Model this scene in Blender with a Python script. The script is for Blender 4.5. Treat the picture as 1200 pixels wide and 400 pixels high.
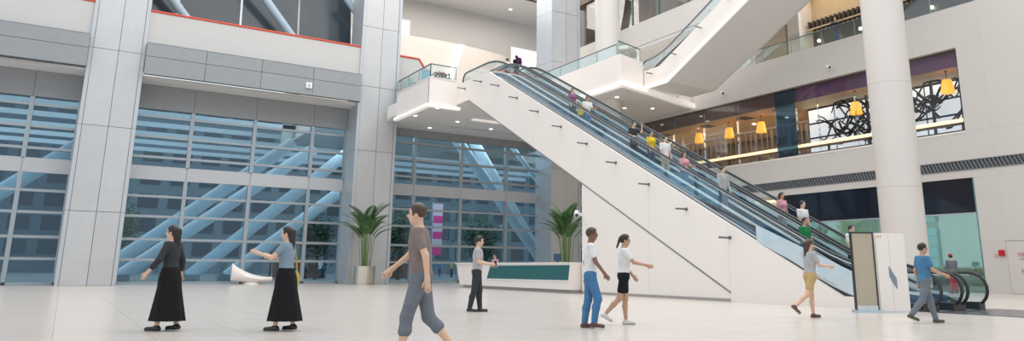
import bpy, bmesh, math, random
import numpy as np
from mathutils import Matrix, Vector

for o in list(bpy.data.objects):
    bpy.data.objects.remove(o)
SC = bpy.context.scene
COL = SC.collection
RND = random.Random(7)

# ------------------------------------------------------------------ camera
# world: x runs along the far glazed wall, y along the escalator and the right
# facade (away from the camera), z up; the camera stands at (0, 0, 1).
CAM_R = Vector((0.8381084, -0.5454711, 0.0059648))
CAM_D = Vector((0.1225133, 0.1775622, -0.9764539))
CAM_F = Vector((0.5315682, 0.8191050, 0.2156439))
cam = bpy.data.cameras.new('camera')
cam.sensor_width = 36.0
cam.lens = 850.76 / 1200 * 36
cam.shift_x = (600 - 640.0) / 1200
cam.shift_y = (126.64 - 200) / 1200
cam.clip_end = 600
camo = bpy.data.objects.new('camera', cam)
COL.objects.link(camo)
m = Matrix.Identity(4)
for i in range(3):
    m[i][0] = CAM_R[i]; m[i][1] = -CAM_D[i]; m[i][2] = -CAM_F[i]
m[2][3] = 1.0
camo.matrix_world = m
SC.camera = camo

# ------------------------------------------------------------------ sky, skylight, exposure
SC.view_settings.view_transform = 'Standard'
SC.view_settings.look = 'None'
SC.view_settings.gamma = 1.0
SC.view_settings.use_curve_mapping = False
SC.view_settings.exposure = -0.09
W = bpy.data.worlds.new('sky')
SC.world = W
W.use_nodes = True
bg = W.node_tree.nodes['Background']
bg.inputs[0].default_value = (0.88, 0.945, 1.0, 1)
bg.inputs[1].default_value = 1.05


def area(name, loc, rot, sx, sy, power, col):
    l = bpy.data.lights.new(name, 'AREA')
    l.shape = 'RECTANGLE'; l.size = sx; l.size_y = sy; l.energy = power; l.color = col
    o = bpy.data.objects.new(name, l); COL.objects.link(o)
    o.location = loc; o.rotation_euler = rot
    return o


# the glazed roof of the atrium
area('skylight', (16, 20, 33), (0, 0, 0), 44, 50, 13500, (1.0, 0.95, 0.89))
# fill light added below the closed ceiling of the upper gallery
area('gallery_fill', (24, 53.5, 25.6), (0, 0, 0), 26, 10, 2500, (1.0, 0.96, 0.91))


# ------------------------------------------------------------------ materials
MATS = {}


def mat(name, col, rough=0.5, metal=0.0, var=0.03, scale=3.0, spec=0.5, emit=None, estr=1.0, bump=0.0, coat=0.0, objvar=0.0):
    if name in MATS:
        return MATS[name]
    mt = bpy.data.materials.new(name); mt.use_nodes = True
    nt = mt.node_tree; b = nt.nodes['Principled BSDF']
    b.inputs['Roughness'].default_value = rough
    b.inputs['Metallic'].default_value = metal
    b.inputs['Specular IOR Level'].default_value = spec
    b.inputs['Coat Weight'].default_value = coat
    c = (col[0], col[1], col[2], 1)
    tc = nt.nodes.new('ShaderNodeTexCoord')
    nz = nt.nodes.new('ShaderNodeTexNoise')
    nz.inputs['Scale'].default_value = scale; nz.inputs['Detail'].default_value = 4
    nt.links.new(tc.outputs['Object'], nz.inputs['Vector'])
    rp = nt.nodes.new('ShaderNodeValToRGB')
    rp.color_ramp.elements[0].position = 0.3; rp.color_ramp.elements[1].position = 0.7
    rp.color_ramp.elements[0].color = tuple(max(0, v * (1 - var)) for v in col) + (1,)
    rp.color_ramp.elements[1].color = tuple(min(1, v * (1 + var)) for v in col) + (1,)
    nt.links.new(nz.outputs['Fac'], rp.inputs['Fac'])
    last = rp.outputs['Color']
    if objvar:
        oi = nt.nodes.new('ShaderNodeObjectInfo')
        mr = nt.nodes.new('ShaderNodeMapRange')
        mr.inputs['To Min'].default_value = 1 - objvar; mr.inputs['To Max'].default_value = 1 + objvar
        nt.links.new(oi.outputs['Random'], mr.inputs['Value'])
        hs = nt.nodes.new('ShaderNodeHueSaturation')
        nt.links.new(mr.outputs['Result'], hs.inputs['Value'])
        nt.links.new(last, hs.inputs['Color'])
        last = hs.outputs['Color']
    nt.links.new(last, b.inputs['Base Color'])
    if bump:
        bp = nt.nodes.new('ShaderNodeBump'); bp.inputs['Strength'].default_value = bump
        bp.inputs['Distance'].default_value = 0.02
        nt.links.new(nz.outputs['Fac'], bp.inputs['Height'])
        nt.links.new(bp.outputs['Normal'], b.inputs['Normal'])
    if emit:
        b.inputs['Emission Color'].default_value = (emit[0], emit[1], emit[2], 1)
        b.inputs['Emission Strength'].default_value = estr
    MATS[name] = mt
    return mt


def glass(name, tint, refl=0.10, edge=0.5, rough=0.02, rcol=(1, 1, 1)):
    if name in MATS:
        return MATS[name]
    mt = bpy.data.materials.new(name); mt.use_nodes = True
    nt = mt.node_tree; nt.nodes.clear()
    out = nt.nodes.new('ShaderNodeOutputMaterial')
    tr = nt.nodes.new('ShaderNodeBsdfTransparent'); tr.inputs[0].default_value = tint + (1,)
    gl = nt.nodes.new('ShaderNodeBsdfGlossy'); gl.inputs['Roughness'].default_value = rough
    gl.inputs['Color'].default_value = rcol + (1,)
    fr = nt.nodes.new('ShaderNodeFresnel'); fr.inputs['IOR'].default_value = 1.45
    ma = nt.nodes.new('ShaderNodeMath'); ma.operation = 'MULTIPLY_ADD'
    ma.inputs[1].default_value = edge; ma.inputs[2].default_value = refl
    ma.use_clamp = True
    mx = nt.nodes.new('ShaderNodeMixShader')
    nt.links.new(fr.outputs[0], ma.inputs[0]); nt.links.new(ma.outputs[0], mx.inputs[0])
    nt.links.new(tr.outputs[0], mx.inputs[1]); nt.links.new(gl.outputs[0], mx.inputs[2])
    nt.links.new(mx.outputs[0], out.inputs[0])
    MATS[name] = mt
    return mt


WHITE = mat('white_plaster', (0.63, 0.595, 0.565), 0.55, var=0.012, scale=0.7)
COLW = mat('column_white', (0.68, 0.635, 0.60), 0.35, var=0.012, scale=0.5)
WHITE2 = mat('white_gloss_panel', (0.86, 0.80, 0.755), 0.35, var=0.012, scale=0.5)
CEIL = mat('ceiling_white', (0.80, 0.785, 0.765), 0.7, var=0.012)
GREY = mat('grey_cladding', (0.53, 0.535, 0.545), 0.32, 0.25, var=0.03, scale=1.5, objvar=0.03)
GREYM = mat('grey_edge_panel', (0.29, 0.308, 0.322), 0.4, 0.1, var=0.03, objvar=0.03)
GREYD = mat('grey_fascia', (0.29, 0.295, 0.305), 0.45, 0.1, var=0.03)
GREYE = mat('grey_edge_trim', (0.50, 0.525, 0.56), 0.32, 0.25, var=0.02)
JOINT = mat('dark_joint', (0.13, 0.13, 0.14), 0.8)
TILE = mat('polished_tile', (0.60, 0.548, 0.505), 0.24, var=0.03, scale=1.2, spec=0.20, objvar=0.015)
GROUT = mat('grout', (0.50, 0.46, 0.42), 0.6)
ALU = mat('mullion_aluminium', (0.36, 0.40, 0.43), 0.35, 0.5, var=0.02)
SPAN = mat('spandrel_grey', (0.50, 0.51, 0.53), 0.4, 0.15, var=0.02, objvar=0.02)
GLASSW = glass('facade_glass', (0.74, 0.91, 0.99), 0.015, 0.30)
GLASSR = glass('rail_glass', (0.90, 0.965, 0.965), 0.05, 0.5)
GLASSE = glass('escalator_glass', (0.93, 0.975, 0.985), 0.012, 0.25)
GLASST = glass('teal_shop_glass', (0.62, 0.83, 0.82), 0.14, 0.6)
GLASSB = glass('blue_dark_glass', (0.20, 0.36, 0.50), 0.07, 0.4, rcol=(.6, .8, 1))
GLASSC = glass('clear_shop_glass', (0.96, 0.96, 0.96), 0.008, 0.22)
STEEL = mat('brushed_steel', (0.62, 0.64, 0.66), 0.25, 0.9, var=0.05, scale=12)
STEELB = mat('blue_steel', (0.50, 0.62, 0.70), 0.30, 0.55, var=0.05, scale=4)
STEPM = mat('escalator_step', (0.20, 0.29, 0.36), 0.4, 0.4, var=0.1, scale=30)
BLACK = mat('black_rubber', (0.025, 0.027, 0.03), 0.35, var=0.1)
RAILD = mat('dark_rail', (0.10, 0.14, 0.15), 0.3, 0.6)
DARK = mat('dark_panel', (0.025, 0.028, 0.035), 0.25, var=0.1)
RED = mat('red_rail', (0.62, 0.07, 0.03), 0.4)
LAMP = mat('downlight', (1, 1, 1), 0.5, emit=(1.0, 0.95, 0.85), estr=3)


# ------------------------------------------------------------------ mesh builder
class MB:
    def __init__(s):
        s.v = []; s.f = []; s.mi = []

    def add(s, vs, fs, mi=0):
        n = len(s.v); s.v += [tuple(p) for p in vs]
        s.f += [tuple(i + n for i in f) for f in fs]; s.mi += [mi] * len(fs)
        return s

    def box(s, a, b, mi=0):
        (x0, y0, z0), (x1, y1, z1) = a, b
        x0, x1 = min(x0, x1), max(x0, x1); y0, y1 = min(y0, y1), max(y0, y1); z0, z1 = min(z0, z1), max(z0, z1)
        vs = [(x0, y0, z0), (x1, y0, z0), (x1, y1, z0), (x0, y1, z0), (x0, y0, z1), (x1, y0, z1), (x1, y1, z1), (x0, y1, z1)]
        return s.add(vs, [(0, 3, 2, 1), (4, 5, 6, 7), (0, 1, 5, 4), (1, 2, 6, 5), (2, 3, 7, 6), (3, 0, 4, 7)], mi)

    def prism(s, poly, axis, a, b, mi=0):
        """polygon (2-D, in the two other axes in order) extruded along axis from a to b"""
        def P(p, t):
            if axis == 0: return (t, p[0], p[1])
            if axis == 1: return (p[0], t, p[1])
            return (p[0], p[1], t)
        n = len(poly)
        vs = [P(p, a) for p in poly] + [P(p, b) for p in poly]
        fs = [tuple(range(n)), tuple(range(2 * n - 1, n - 1, -1))]
        fs += [(i, i + n, (i + 1) % n + n, (i + 1) % n) for i in range(n)]
        return s.add(vs, fs, mi)

    def tube(s, pts, r, n=8, mi=0, caps=True, closed=False, flat=1.0):
        pts = [Vector(p) for p in pts]
        rs = r if isinstance(r, (list, tuple)) else [r] * len(pts)
        k = len(pts); base = len(s.v); up0 = None
        for i, p in enumerate(pts):
            if closed:
                t = pts[(i + 1) % k] - pts[i - 1]
            else:
                t = pts[min(i + 1, k - 1)] - pts[max(i - 1, 0)]
            if t.length < 1e-9: t = Vector((0, 0, 1))
            t.normalize()
            if up0 is None:
                up0 = Vector((0, 0, 1)) if abs(t.z) < 0.9 else Vector((1, 0, 0))
            a = t.cross(up0)
            if a.length < 1e-6: a = t.orthogonal()
            a.normalize(); b = a.cross(t); up0 = b.normalized()
            for j in range(n):
                th = 2 * math.pi * j / n
                s.v.append(tuple(p + (a * math.cos(th) + b * math.sin(th) * flat) * rs[i]))
        for i in range(k if closed else k - 1):
            for j in range(n):
                i2 = (i + 1) % k
                s.f.append((base + i * n + j, base + i * n + (j + 1) % n, base + i2 * n + (j + 1) % n, base + i2 * n + j)); s.mi.append(mi)
        if caps and not closed:
            s.f.append(tuple(base + j for j in range(n))[::-1]); s.mi.append(mi)
            s.f.append(tuple(base + (k - 1) * n + j for j in range(n))); s.mi.append(mi)
        return s

    def lathe(s, prof, c=(0, 0, 0), n=24, mi=0):
        base = len(s.v)
        for (r, z) in prof:
            for j in range(n):
                th = 2 * math.pi * j / n
                s.v.append((c[0] + r * math.cos(th), c[1] + r * math.sin(th), c[2] + z))
        for i in range(len(prof) - 1):
            for j in range(n):
                s.f.append((base + i * n + j, base + i * n + (j + 1) % n, base + (i + 1) * n + (j + 1) % n, base + (i + 1) * n + j)); s.mi.append(mi)
        s.f.append(tuple(base + j for j in range(n))[::-1]); s.mi.append(mi)
        s.f.append(tuple(base + (len(prof) - 1) * n + j for j in range(n))); s.mi.append(mi)
        return s

    def ball(s, c, r, n=10, mi=0):
        r = r if isinstance(r, (list, tuple)) else (r, r, r)
        prof = []
        k = max(4, n // 2)
        base = len(s.v)
        for i in range(k + 1):
            ph = -math.pi / 2 + math.pi * i / k
            for j in range(n):
                th = 2 * math.pi * j / n
                s.v.append((c[0] + r[0] * max(0.02, math.cos(ph)) * math.cos(th), c[1] + r[1] * max(0.02, math.cos(ph)) * math.sin(th), c[2] + r[2] * math.sin(ph)))
        for i in range(k):
            for j in range(n):
                s.f.append((base + i * n + j, base + i * n + (j + 1) % n, base + (i + 1) * n + (j + 1) % n, base + (i + 1) * n + j)); s.mi.append(mi)
        return s

    def build(s, name, mats, parent=None, smooth=False, local=False, kind=None, recalc=True):
        """vertices are world coordinates unless local; a top-level mesh gets its origin at its base"""
        me = bpy.data.meshes.new(name)
        vs = s.v
        if parent is not None and not local:
            L = PLOC.get(parent.name, (0, 0, 0))
            vs = [(p[0] - L[0], p[1] - L[1], p[2] - L[2]) for p in vs]
        org = (0, 0, 0)
        if parent is None and not local:
            xs = [p[0] for p in vs]; ys = [p[1] for p in vs]; zs = [p[2] for p in vs]
            org = ((min(xs) + max(xs)) / 2, (min(ys) + max(ys)) / 2, min(zs))
            vs = [(p[0] - org[0], p[1] - org[1], p[2] - org[2]) for p in vs]
        me.from_pydata(vs, [], s.f)
        if not isinstance(mats, (list, tuple)): mats = [mats]
        for mm in mats: me.materials.append(mm)
        if len(mats) > 1: me.polygons.foreach_set('material_index', s.mi)
        if recalc:
            bm = bmesh.new(); bm.from_mesh(me)
            bmesh.ops.recalc_face_normals(bm, faces=bm.faces)
            bm.to_mesh(me); bm.free()
        if smooth:
            me.polygons.foreach_set('use_smooth', [True] * len(me.polygons))
            try: me.set_sharp_from_angle(angle=math.radians(40))
            except Exception: pass
        o = bpy.data.objects.new(name, me); COL.objects.link(o)
        o.location = org
        if parent is not None:
            o.parent = parent
            PLOC[o.name] = PLOC.get(parent.name, (0, 0, 0))
        else:
            PLOC[o.name] = org
        if kind: o['kind'] = kind
        return o


PLOC = {}


def tag(o, label=None, cat=None, group=None, kind=None):
    if label: o['label'] = label
    if cat: o['category'] = cat
    if group: o['group'] = group
    if kind: o['kind'] = kind
    return o


def thing(name, loc, label=None, cat=None, group=None, rz=0.0, kind=None):
    o = bpy.data.objects.new(name, None); COL.objects.link(o)
    o.empty_display_size = 0.2
    o.location = loc; o.rotation_euler = (0, 0, rz)
    PLOC[o.name] = tuple(loc)
    return tag(o, label, cat, group, kind)


def inst(name, mesh, parent, loc, rot=(0, 0, 0), scale=(1, 1, 1), wloc=True):
    o = bpy.data.objects.new(name, mesh); COL.objects.link(o)
    L = PLOC.get(parent.name, (0, 0, 0)) if (parent is not None and wloc) else (0, 0, 0)
    o.location = (loc[0] - L[0], loc[1] - L[1], loc[2] - L[2])
    o.rotation_euler = rot; o.scale = scale
    if parent is not None:
        o.parent = parent
    return o


def bx(name, a, b, mt, parent=None, **k):
    return MB().box(a, b).build(name, mt, parent, **k)


BOXMESH = {}


def boxpart(name, a, b, mt, parent):
    """box part that shares one mesh with every other box of its size and material"""
    d = tuple(round(abs(b[i] - a[i]), 4) for i in range(3))
    key = (d, mt.name)
    if key not in BOXMESH:
        me = bpy.data.meshes.new(name)
        mb = MB().box((0, 0, 0), d)
        me.from_pydata(mb.v, [], mb.f); me.materials.append(mt)
        BOXMESH[key] = me
    return inst(name, BOXMESH[key], parent, tuple(min(a[i], b[i]) for i in range(3)))


# ================================================================== SETTING
# ---- floor
floor = bx('floor', (-16, -6, -0.4), (35.4, 46.3, -0.012), GROUT, kind='structure')
T = 1.2


def floor_seen(x, y):
    d = Vector((x, y, -1.0)); z = d.dot(CAM_F)
    if z < 3: return None
    px = 640 + 850.76 * d.dot(CAM_R) / z; py = 126.6 + 850.76 * d.dot(CAM_D) / z
    return (px, py, z)


tiles = []
nx0, nx1, ny0, ny1 = -13, 29, -5, 38
for i in range(nx0, nx1):
    for j in range(ny0, ny1):
        q = floor_seen((i + .5) * T, (j + .5) * T)
        vis = q is not None and -60 < q[0] < 1260 and q[1] < 425
        tiles.append((0 if vis else 1, q[2] if q else 99, i, j))
tiles.sort()
rest = MB()
for k, (nv, d, i, j) in enumerate(tiles):
    a = (i * T + 0.0025, j * T + 0.0025, -0.012); b = ((i + 1) * T - 0.0025, (j + 1) * T - 0.0025, 0.0)
    if k < 300:
        boxpart('tile', a, b, TILE, floor)
    else:
        rest.box(a, b)
rest.build('tile_field', TILE, floor, kind='stuff')

# ---- right facade: wall core, cladding panels, openings
WX = 35.4
wr = MB()
for (y0, y1, z0, z1) in [(-6, 17.6, 0, 5.3), (34, 46.3, 0, 5.3), (-6, 46.3, 5.3, 7.5), (-6, 17.7, 7.5, 11.7), (47, 47.3, 7.5, 11.7),
                         (-6, 62, 11.7, 13.2), (-6, 62, 17.9, 19.2), (-6, 16.4, 13.2, 17.9)]:
    wr.box((WX + 0.03, y0, z0), (WX + 0.55, y1, z1))
wall_right = wr.build('wall_right', WHITE, kind='structure')
PANW = 3.3


def clad(y0, y1, z0, z1, x=WX, w=PANW, phase=0.0):
    ys = [y0]
    y = math.ceil((y0 - phase) / w) * w + phase
    while y < y1 - 0.05:
        if y > y0 + 0.05: ys.append(y)
        y += w
    ys.append(y1)
    for a, b in zip(ys[:-1], ys[1:]):
        boxpart('panel', (x, a + 0.0015, z0 + 0.0015), (x + 0.045, b - 0.0015, z1 - 0.0015), WHITE, wall_right)


clad(-6, 17.6, 0, 2.35); clad(-6, 17.6, 2.35, 5.3)
clad(-6, 46.3, 5.3, 5.68); clad(-6, 46.3, 6.14, 7.5)
clad(-6, 17.7, 7.5, 11.7)
clad(-6, 62, 11.7, 13.78)
clad(-6, 62, 17.9, 19.75)
# louvre strip
LOUV = mat('louvre_grey', (0.21, 0.22, 0.24), 0.5, 0.2)
LOUVB = mat('louvre_back', (0.07, 0.075, 0.085), 0.7)
lv = thing('louvre_vent', (WX, 22, 5.68), 'long dark grey louvre vent strip set in the white facade', 'vent')
bx('backing', (WX + 0.028, 3, 5.68), (WX + 0.05, 33.6, 6.14), LOUVB, lv)
blade = MB().prism([(0, 0), (0.055, 0), (0.245, 0.46), (0.19, 0.46)], 0, 0, 0.05).build('blade', LOUV, lv, local=True)
blade.location = (-0.03, 3.1 - 22, 0)
for k in range(1, 166):
    inst('blade', blade.data, lv, (WX - 0.03, 3.1 + k * 0.18, 5.68))
for z in (5.67, 6.12):
    boxpart('edge_bar', (WX - 0.035, 3, z), (WX + 0.04, 33.6, z + 0.03), LOUV, lv)

# ---- far glazed wall: bays of panes between clad columns
GY = 46.0
ZT = [0.0, 1.32, 2.42, 3.67, 4.78, 5.70, 6.46, 6.97, 8.12, 9.27, 9.68]


def curtain(n, x0, x1, mull):
    r = thing('window_%d' % n, (x0, GY, 0), kind='structure')
    xs = [x0] + mull + [x1]
    for a, b in zip(xs[:-1], xs[1:]):
        for z0, z1 in zip(ZT[:-1], ZT[1:]):
            if z0 == 5.70:
                boxpart('spandrel', (a + .01, GY - 0.12, z0), (b - .01, GY + 0.10, z1), SPAN, r)
            else:
                boxpart('pane', (a, GY, z0), (b, GY + 0.012, z1), GLASSW, r)
    for x in xs:
        boxpart('mullion', (x - 0.10, GY - 0.20, 0), (x + 0.10, GY + 0.08, 5.70), ALU, r)
        boxpart('mullion', (x - 0.10, GY - 0.20, 6.46), (x + 0.10, GY + 0.08, 9.68), ALU, r)
    for z in ZT[1:5] + ZT[7:10]:
        boxpart('transom', (x0, GY - 0.14, z - 0.07), (x1, GY + 0.06, z + 0.07), ALU, r)
    boxpart('sill', (x0, GY - 0.2, 0), (x1, GY + 0.1, 0.14), ALU, r)
    # grey fascia panels over the glass
    for a, b in zip(xs[:-1], xs[1:]):
        boxpart('fascia_panel', (a + .008, GY - 0.25, 9.68), (b - .008, GY + 0.1, 11.05), GREYD, r)
    return r


curtain(1, 17.0, 29.5, [19.16, 22.69, 26.33])
curtain(2, 2.4, 14.37, [5.3, 8.75, 12.2])
curtain(3, -12.2, -0.25, [-9.3, -5.85, -2.4])
curtain(4, 31.7, 44.0, [34.6, 38.1, 41.5])


def clad_column(x0, label):
    w = 2.63; y0 = 44.0
    r = thing('clad_column', (x0 + w / 2, y0 + 1.2, 0), label, 'column', 'grey panel clad columns of the glazed wall')
    bx('core', (x0 + .1, y0 + .06, 0), (x0 + w - .1, GY + .3, 27), JOINT, r)
    zs = [0, 3.7, 8.15, 12.3, 16.3, 20.3, 24.3, 27]
    for a, b in zip(zs[:-1], zs[1:]):
        boxpart('panel', (x0 + .20, y0, a + .012), (x0 + w * .52 - .012, y0 + .07, b - .012), GREY, r)
        boxpart('panel', (x0 + w * .52 + .012, y0, a + .012), (x0 + w - .20, y0 + .07, b - .012), GREY, r)
        for s in (0, 1):
            xx = x0 if s == 0 else x0 + w - .18
            boxpart('corner_panel', (xx, y0 - .04, a + .008), (xx + .18, y0 + .10, b - .008), GREYE, r)
            xx = x0 + .01 if s == 0 else x0 + w - .11
            boxpart('side_panel', (xx, y0 + .10, a + .008), (xx + .10, GY + .15, b - .008), GREYE, r)
    return r


clad_column(14.37, 'tall grey panel clad column behind the potted palm with the steel pot')
clad_column(29.0, 'grey panel clad column right of the glazed wall, seen below and above the escalator')
clad_column(-0.25, 'grey panel clad column at the far left of the glazed wall')

# ---- gallery over the glazed wall
gal = MB().prism([(-16, 44.3), (27.3, 44.3), (27.3, 62), (14.5, 62), (14.5, 47.5), (-16, 47.5)], 2, 11.06, 11.2).build('floor_gallery', CEIL, kind='structure')
ge = thing('trim_1', (-1, 43.5, 11.1), kind='structure')     # gallery edge panels
for (x0, x1) in ((-16, -0.25), (2.38, 14.37), (17.0, 29.0)):
    n = 4; w = (x1 - x0) / n
    for k in range(n):
        for z0, z1 in ((11.12, 12.12), (12.12, 12.86)):
            boxpart('panel', (x0 + k * w + .012, 43.5, z0 + .012), (x0 + (k + 1) * w - .012, 43.6, z1 - .012), GREYM, ge)
    bx('panel_backing', (x0, 43.56, 11.1), (x1, 43.66, 12.86), JOINT, ge)
    bx('coping', (x0, 43.5, 12.86), (x1, 44.1, 12.9), GREYM, ge)
PARA = mat('parapet_white', (0.56, 0.55, 0.54), 0.6, var=0.015)
pw = thing('wall_parapet', (0, 44, 12.86), kind='structure')
for (x0, x1) in ((-16, -.25), (2.38, 14.37)):
    bx('panel', (x0, 44.1, 12.8), (x1, 44.25, 14.80), PARA, pw)
rr = thing('red_handrail', (0, 44.1, 14.8), 'red handrail along the white gallery parapet left of the grey column', 'handrail')
for (x0, x1) in ((-16, -.25), (2.38, 14.37)):
    MB().tube([(x0, 44.12, 14.86), (x1, 44.12, 14.86)], .075, 8).build('rail', RED, rr)
bx('panel', (17.0, 44.6, 11.2), (18.6, 44.7, 14.80), PARA, pw)
MB().prism([(18.6, 11.2), (19.5, 11.2), (19.5, 13.6), (18.6, 14.8)], 1, 44.6, 44.7).build('panel', PARA, pw)
r2 = MB().tube([(17.0, 44.6, 14.86), (18.6, 44.6, 14.86), (19.5, 44.6, 13.66), (19.5, 44.6, 13.2)], .075, 8).build('red_handrail', RED)
tag(r2, 'short red handrail bending down, right of the tall grey column', 'handrail')

# ---- back of the upper gallery
WARMW = mat('warm_cream_wall', (0.72, 0.655, 0.59), 0.65, var=0.015)
bw = bx('wall_back', (14, 62, 11), (75, 62.4, 27), WHITE, kind='structure')
bx('ceiling', (8, 48, 26), (75, 62.4, 26.4), CEIL, kind='structure')
# rounded cream wall of the gallery foyer
cw = MB(); pts = []
for k in range(25):
    t = k / 24
    pts.append((15 + 24 * t, 61.5 - 2.6 * math.sin(math.pi * t), 0))
for k in range(24):
    a, b = pts[k], pts[k + 1]
    cw.add([(a[0], a[1], 11.2), (b[0], b[1], 11.2), (b[0], b[1], 21.4), (a[0], a[1], 21.4), (a[0], a[1] + .3, 11.2), (b[0], b[1] + .3, 11.2), (b[0], b[1] + .3, 21.4), (a[0], a[1] + .3, 21.4)],
           [(0, 1, 2, 3), (4, 5, 6, 7), (3, 2, 6, 7), (0, 1, 5, 4)])
cw.build('wall_foyer', WARMW, smooth=True, kind='structure')
LITP = mat('daylit_screen', (0.9, 0.87, 0.83), 0.6, emit=(1, 0.97, 0.93), estr=0.55)
# daylit window strip beside the grey column, high windows in the foyer
def barred_window(n, x0, x1, y, z0, z1, nb, mt=LITP):
    r = thing('window_%d' % n, ((x0 + x1) / 2, y, z0), kind='structure')
    bx('frame', (x0 - .12, y - .02, z0 - .12), (x1 + .12, y + .05, z1 + .12), WHITE2, r)
    h = (z1 - z0) / nb
    for k in range(nb):
        boxpart('pane', (x0, y - .05, z0 + k * h + .05), (x1, y - .015, z0 + (k + 1) * h - .05), mt, r)
    return r


barred_window(5, 23.6, 24.7, 61.95, 20.4, 23.8, 7)
barred_window(6, 34.2, 38.3, 58.85, 19.6, 22.0, 4)
sl = MB().prism([(27.0, 16.8), (27.5, 16.8), (28.9, 21.3), (28.4, 21.3)], 1, 58.60, 58.86).build('bright_strip', mat('light_strip_warm', (1, .95, .88), .5, emit=(1, .93, .84), estr=1.1))
tag(sl, 'upright warm light strip on the cream foyer wall behind the platform', 'light')
# ceiling slots and downlights of the foyer
for i, (x, y) in enumerate([(26.5, 57), (30.5, 57.5), (34, 59), (31, 53.8), (28, 51)]):
    o = MB().lathe([(.16, 0), (.16, -.04), (.12, -.05)], (x, y, 25.99), 12).build('downlight', LAMP)
    tag(o, 'small round downlight in the high white foyer ceiling', 'light', 'downlights in the high foyer ceiling')
for i, (x0, x1, y) in enumerate([(33.2, 36.2, 55.6), (31.0, 38.0, 52.5)]):
    o = bx('ceiling_slot', (x0, y, 25.96), (x1, y + .35, 26.01), DARK)
    tag(o, ['short dark air slot in the foyer ceiling', 'longer dark air slot in the foyer ceiling nearer the escalator'][i], 'vent')

# dark sloping roof glazing behind the parapet on the left
ROOFG = mat('dark_roof_glass', (0.05, 0.065, 0.08), 0.15, var=0.15, scale=0.6)
rg = thing('window_7', (5, 47, 12), kind='structure')
for k in range(8):
    x0 = -14 + k * 3.6
    if x0 > 14: break
    for j in range(3):
        ya, yb, za, zb = 46.9 + j * .6, 47.5 + j * .6, 12.0 + j * 4, 15.9 + j * 4
        MB().add([(x0 + .06, ya, za), (x0 + 3.54, ya, za), (x0 + 3.54, yb, zb), (x0 + .06, yb, zb), (x0 + .06, ya + .05, za), (x0 + 3.54, ya + .05, za), (x0 + 3.54, yb + .05, zb), (x0 + .06, yb + .05, zb)],
                 [(0, 1, 2, 3), (4, 5, 6, 7), (0, 1, 5, 4), (1, 2, 6, 5), (2, 3, 7, 6), (3, 0, 4, 7)]).build('pane', ROOFG, rg)
for k in range(3):
    x0 = 1.5 + k * 6.2
    MB().tube([(x0, 46.6, 19.0), (x0 + 5.6, 46.6, 12.4)], .26, 10).build('diagonal_beam', mat('beam_blue_grey', (.42, .52, .60), .4), rg, smooth=True)

# ================================================================== ESCALATOR PLATFORM (upper landing)
PY = 36.9; PX = 16.1
plat = thing('floor_platform', (19, 40, 10.15), kind='structure')
MB().prism([(PX + .05, PY + .05), (20.6, PY + .05), (20.6, 43.45), (PX + .05, 43.45)], 2, 10.2, 11.0).build('slab', CEIL, plat)
bx('slab', (20.62, 36.95, 10.22), (22.6, 40.48, 11.0), CEIL, plat)
bx('slab', (20.6, 40.5, 10.2), (29.0, 43.5, 11.0), CEIL, plat)
bx('soffit', (PX + .3, 43.4, 10.2), (29.0, 45.75, 10.3), CEIL, plat)
bx('fascia_panel', (PX, PY + .06, 9.98), (PX + .12, 41.8, 11.5), WHITE2, plat)
bx('fascia_panel', (PX, PY, 9.98), (17.85, PY + .12, 11.5), WHITE2, plat)
bx('coping', (PX - .03, PY - .03, 11.5), (17.85, PY + .15, 11.56), WHITE2, plat)
bx('coping', (PX - .03, PY + .15, 11.5), (PX + .15, 41.8, 11.56), WHITE2, plat)
EDGE = mat('lit_cove_edge', (0.92, 0.88, 0.84), 0.5, emit=(1, .93, .86), estr=0.35)
MB().prism([(PX - .16, PY - .16), (18.0, PY - .16), (18.0, PY + .1), (PX + .1, PY + .1), (PX + .1, 41.8), (PX - .16, 41.8)], 2, 9.80, 9.98).build('edge_light', EDGE, plat)
bx('edge_light', (20.6, 40.2, 10.12), (29.0, 40.5, 10.42), EDGE, plat)
for i, (x, y) in enumerate([(17.4, 38.6), (17.2, 41.4), (20.2, 41.6), (23.2, 42.6), (26.2, 42.6), (19.6, 44.6)]):
    o = MB().lathe([(.11, 0), (.11, -.03), (.08, -.035)], (x, y, 10.2), 12).build('downlight', LAMP)
    tag(o, 'small round downlight under the white escalator platform', 'light', 'downlights under the platform')

# ================================================================== railings
def railing(name, pts, z0, z1, label, seg=1.9, rail=RAILD, postw=.018, bottom=None):
    r = thing(name, (pts[0][0], pts[0][1], z0), label, 'railing')
    for (a, b) in zip(pts[:-1], pts[1:]):
        a = Vector((a[0], a[1], 0)); b = Vector((b[0], b[1], 0))
        L = (b - a).length; n = max(1, round(L / seg)); t = (b - a) / L
        nn = Vector((-t.y, t.x, 0))
        for k in range(n):
            p = a + (b - a) * (k / n) + t * .03; q = a + (b - a) * ((k + 1) / n) - t * .03
            MB().add([(v.x + nn.x * s, v.y + nn.y * s, z) for s in (-.008, .008) for v, z in ((p, z0), (q, z0), (q, z1), (p, z1))],
                     [(0, 1, 2, 3), (4, 5, 6, 7), (0, 1, 5, 4), (1, 2, 6, 5), (2, 3, 7, 6), (3, 0, 4, 7)]).build('pane', GLASSR, r)
        for k in range(n + 1):
            p = a + (b - a) * (k / n)
            MB().box((p.x - postw, p.y - postw, z0 - .05), (p.x + postw, p.y + postw, z1)).build('post', mat('post_teal', (.30, .42, .44), .3, .4), r)
    MB().tube([(p[0], p[1], z1 - .02) for p in pts], .034, 8).build('handrail', rail, r)
    return r


railing('glass_railing', [(PX + .06, 41.8), (PX + .06, PY + .06), (17.75, PY + .06)], 11.56, 12.35, 'glass railing round the corner of the upper escalator platform')

# ================================================================== ESCALATORS
SL = 0.535


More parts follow.
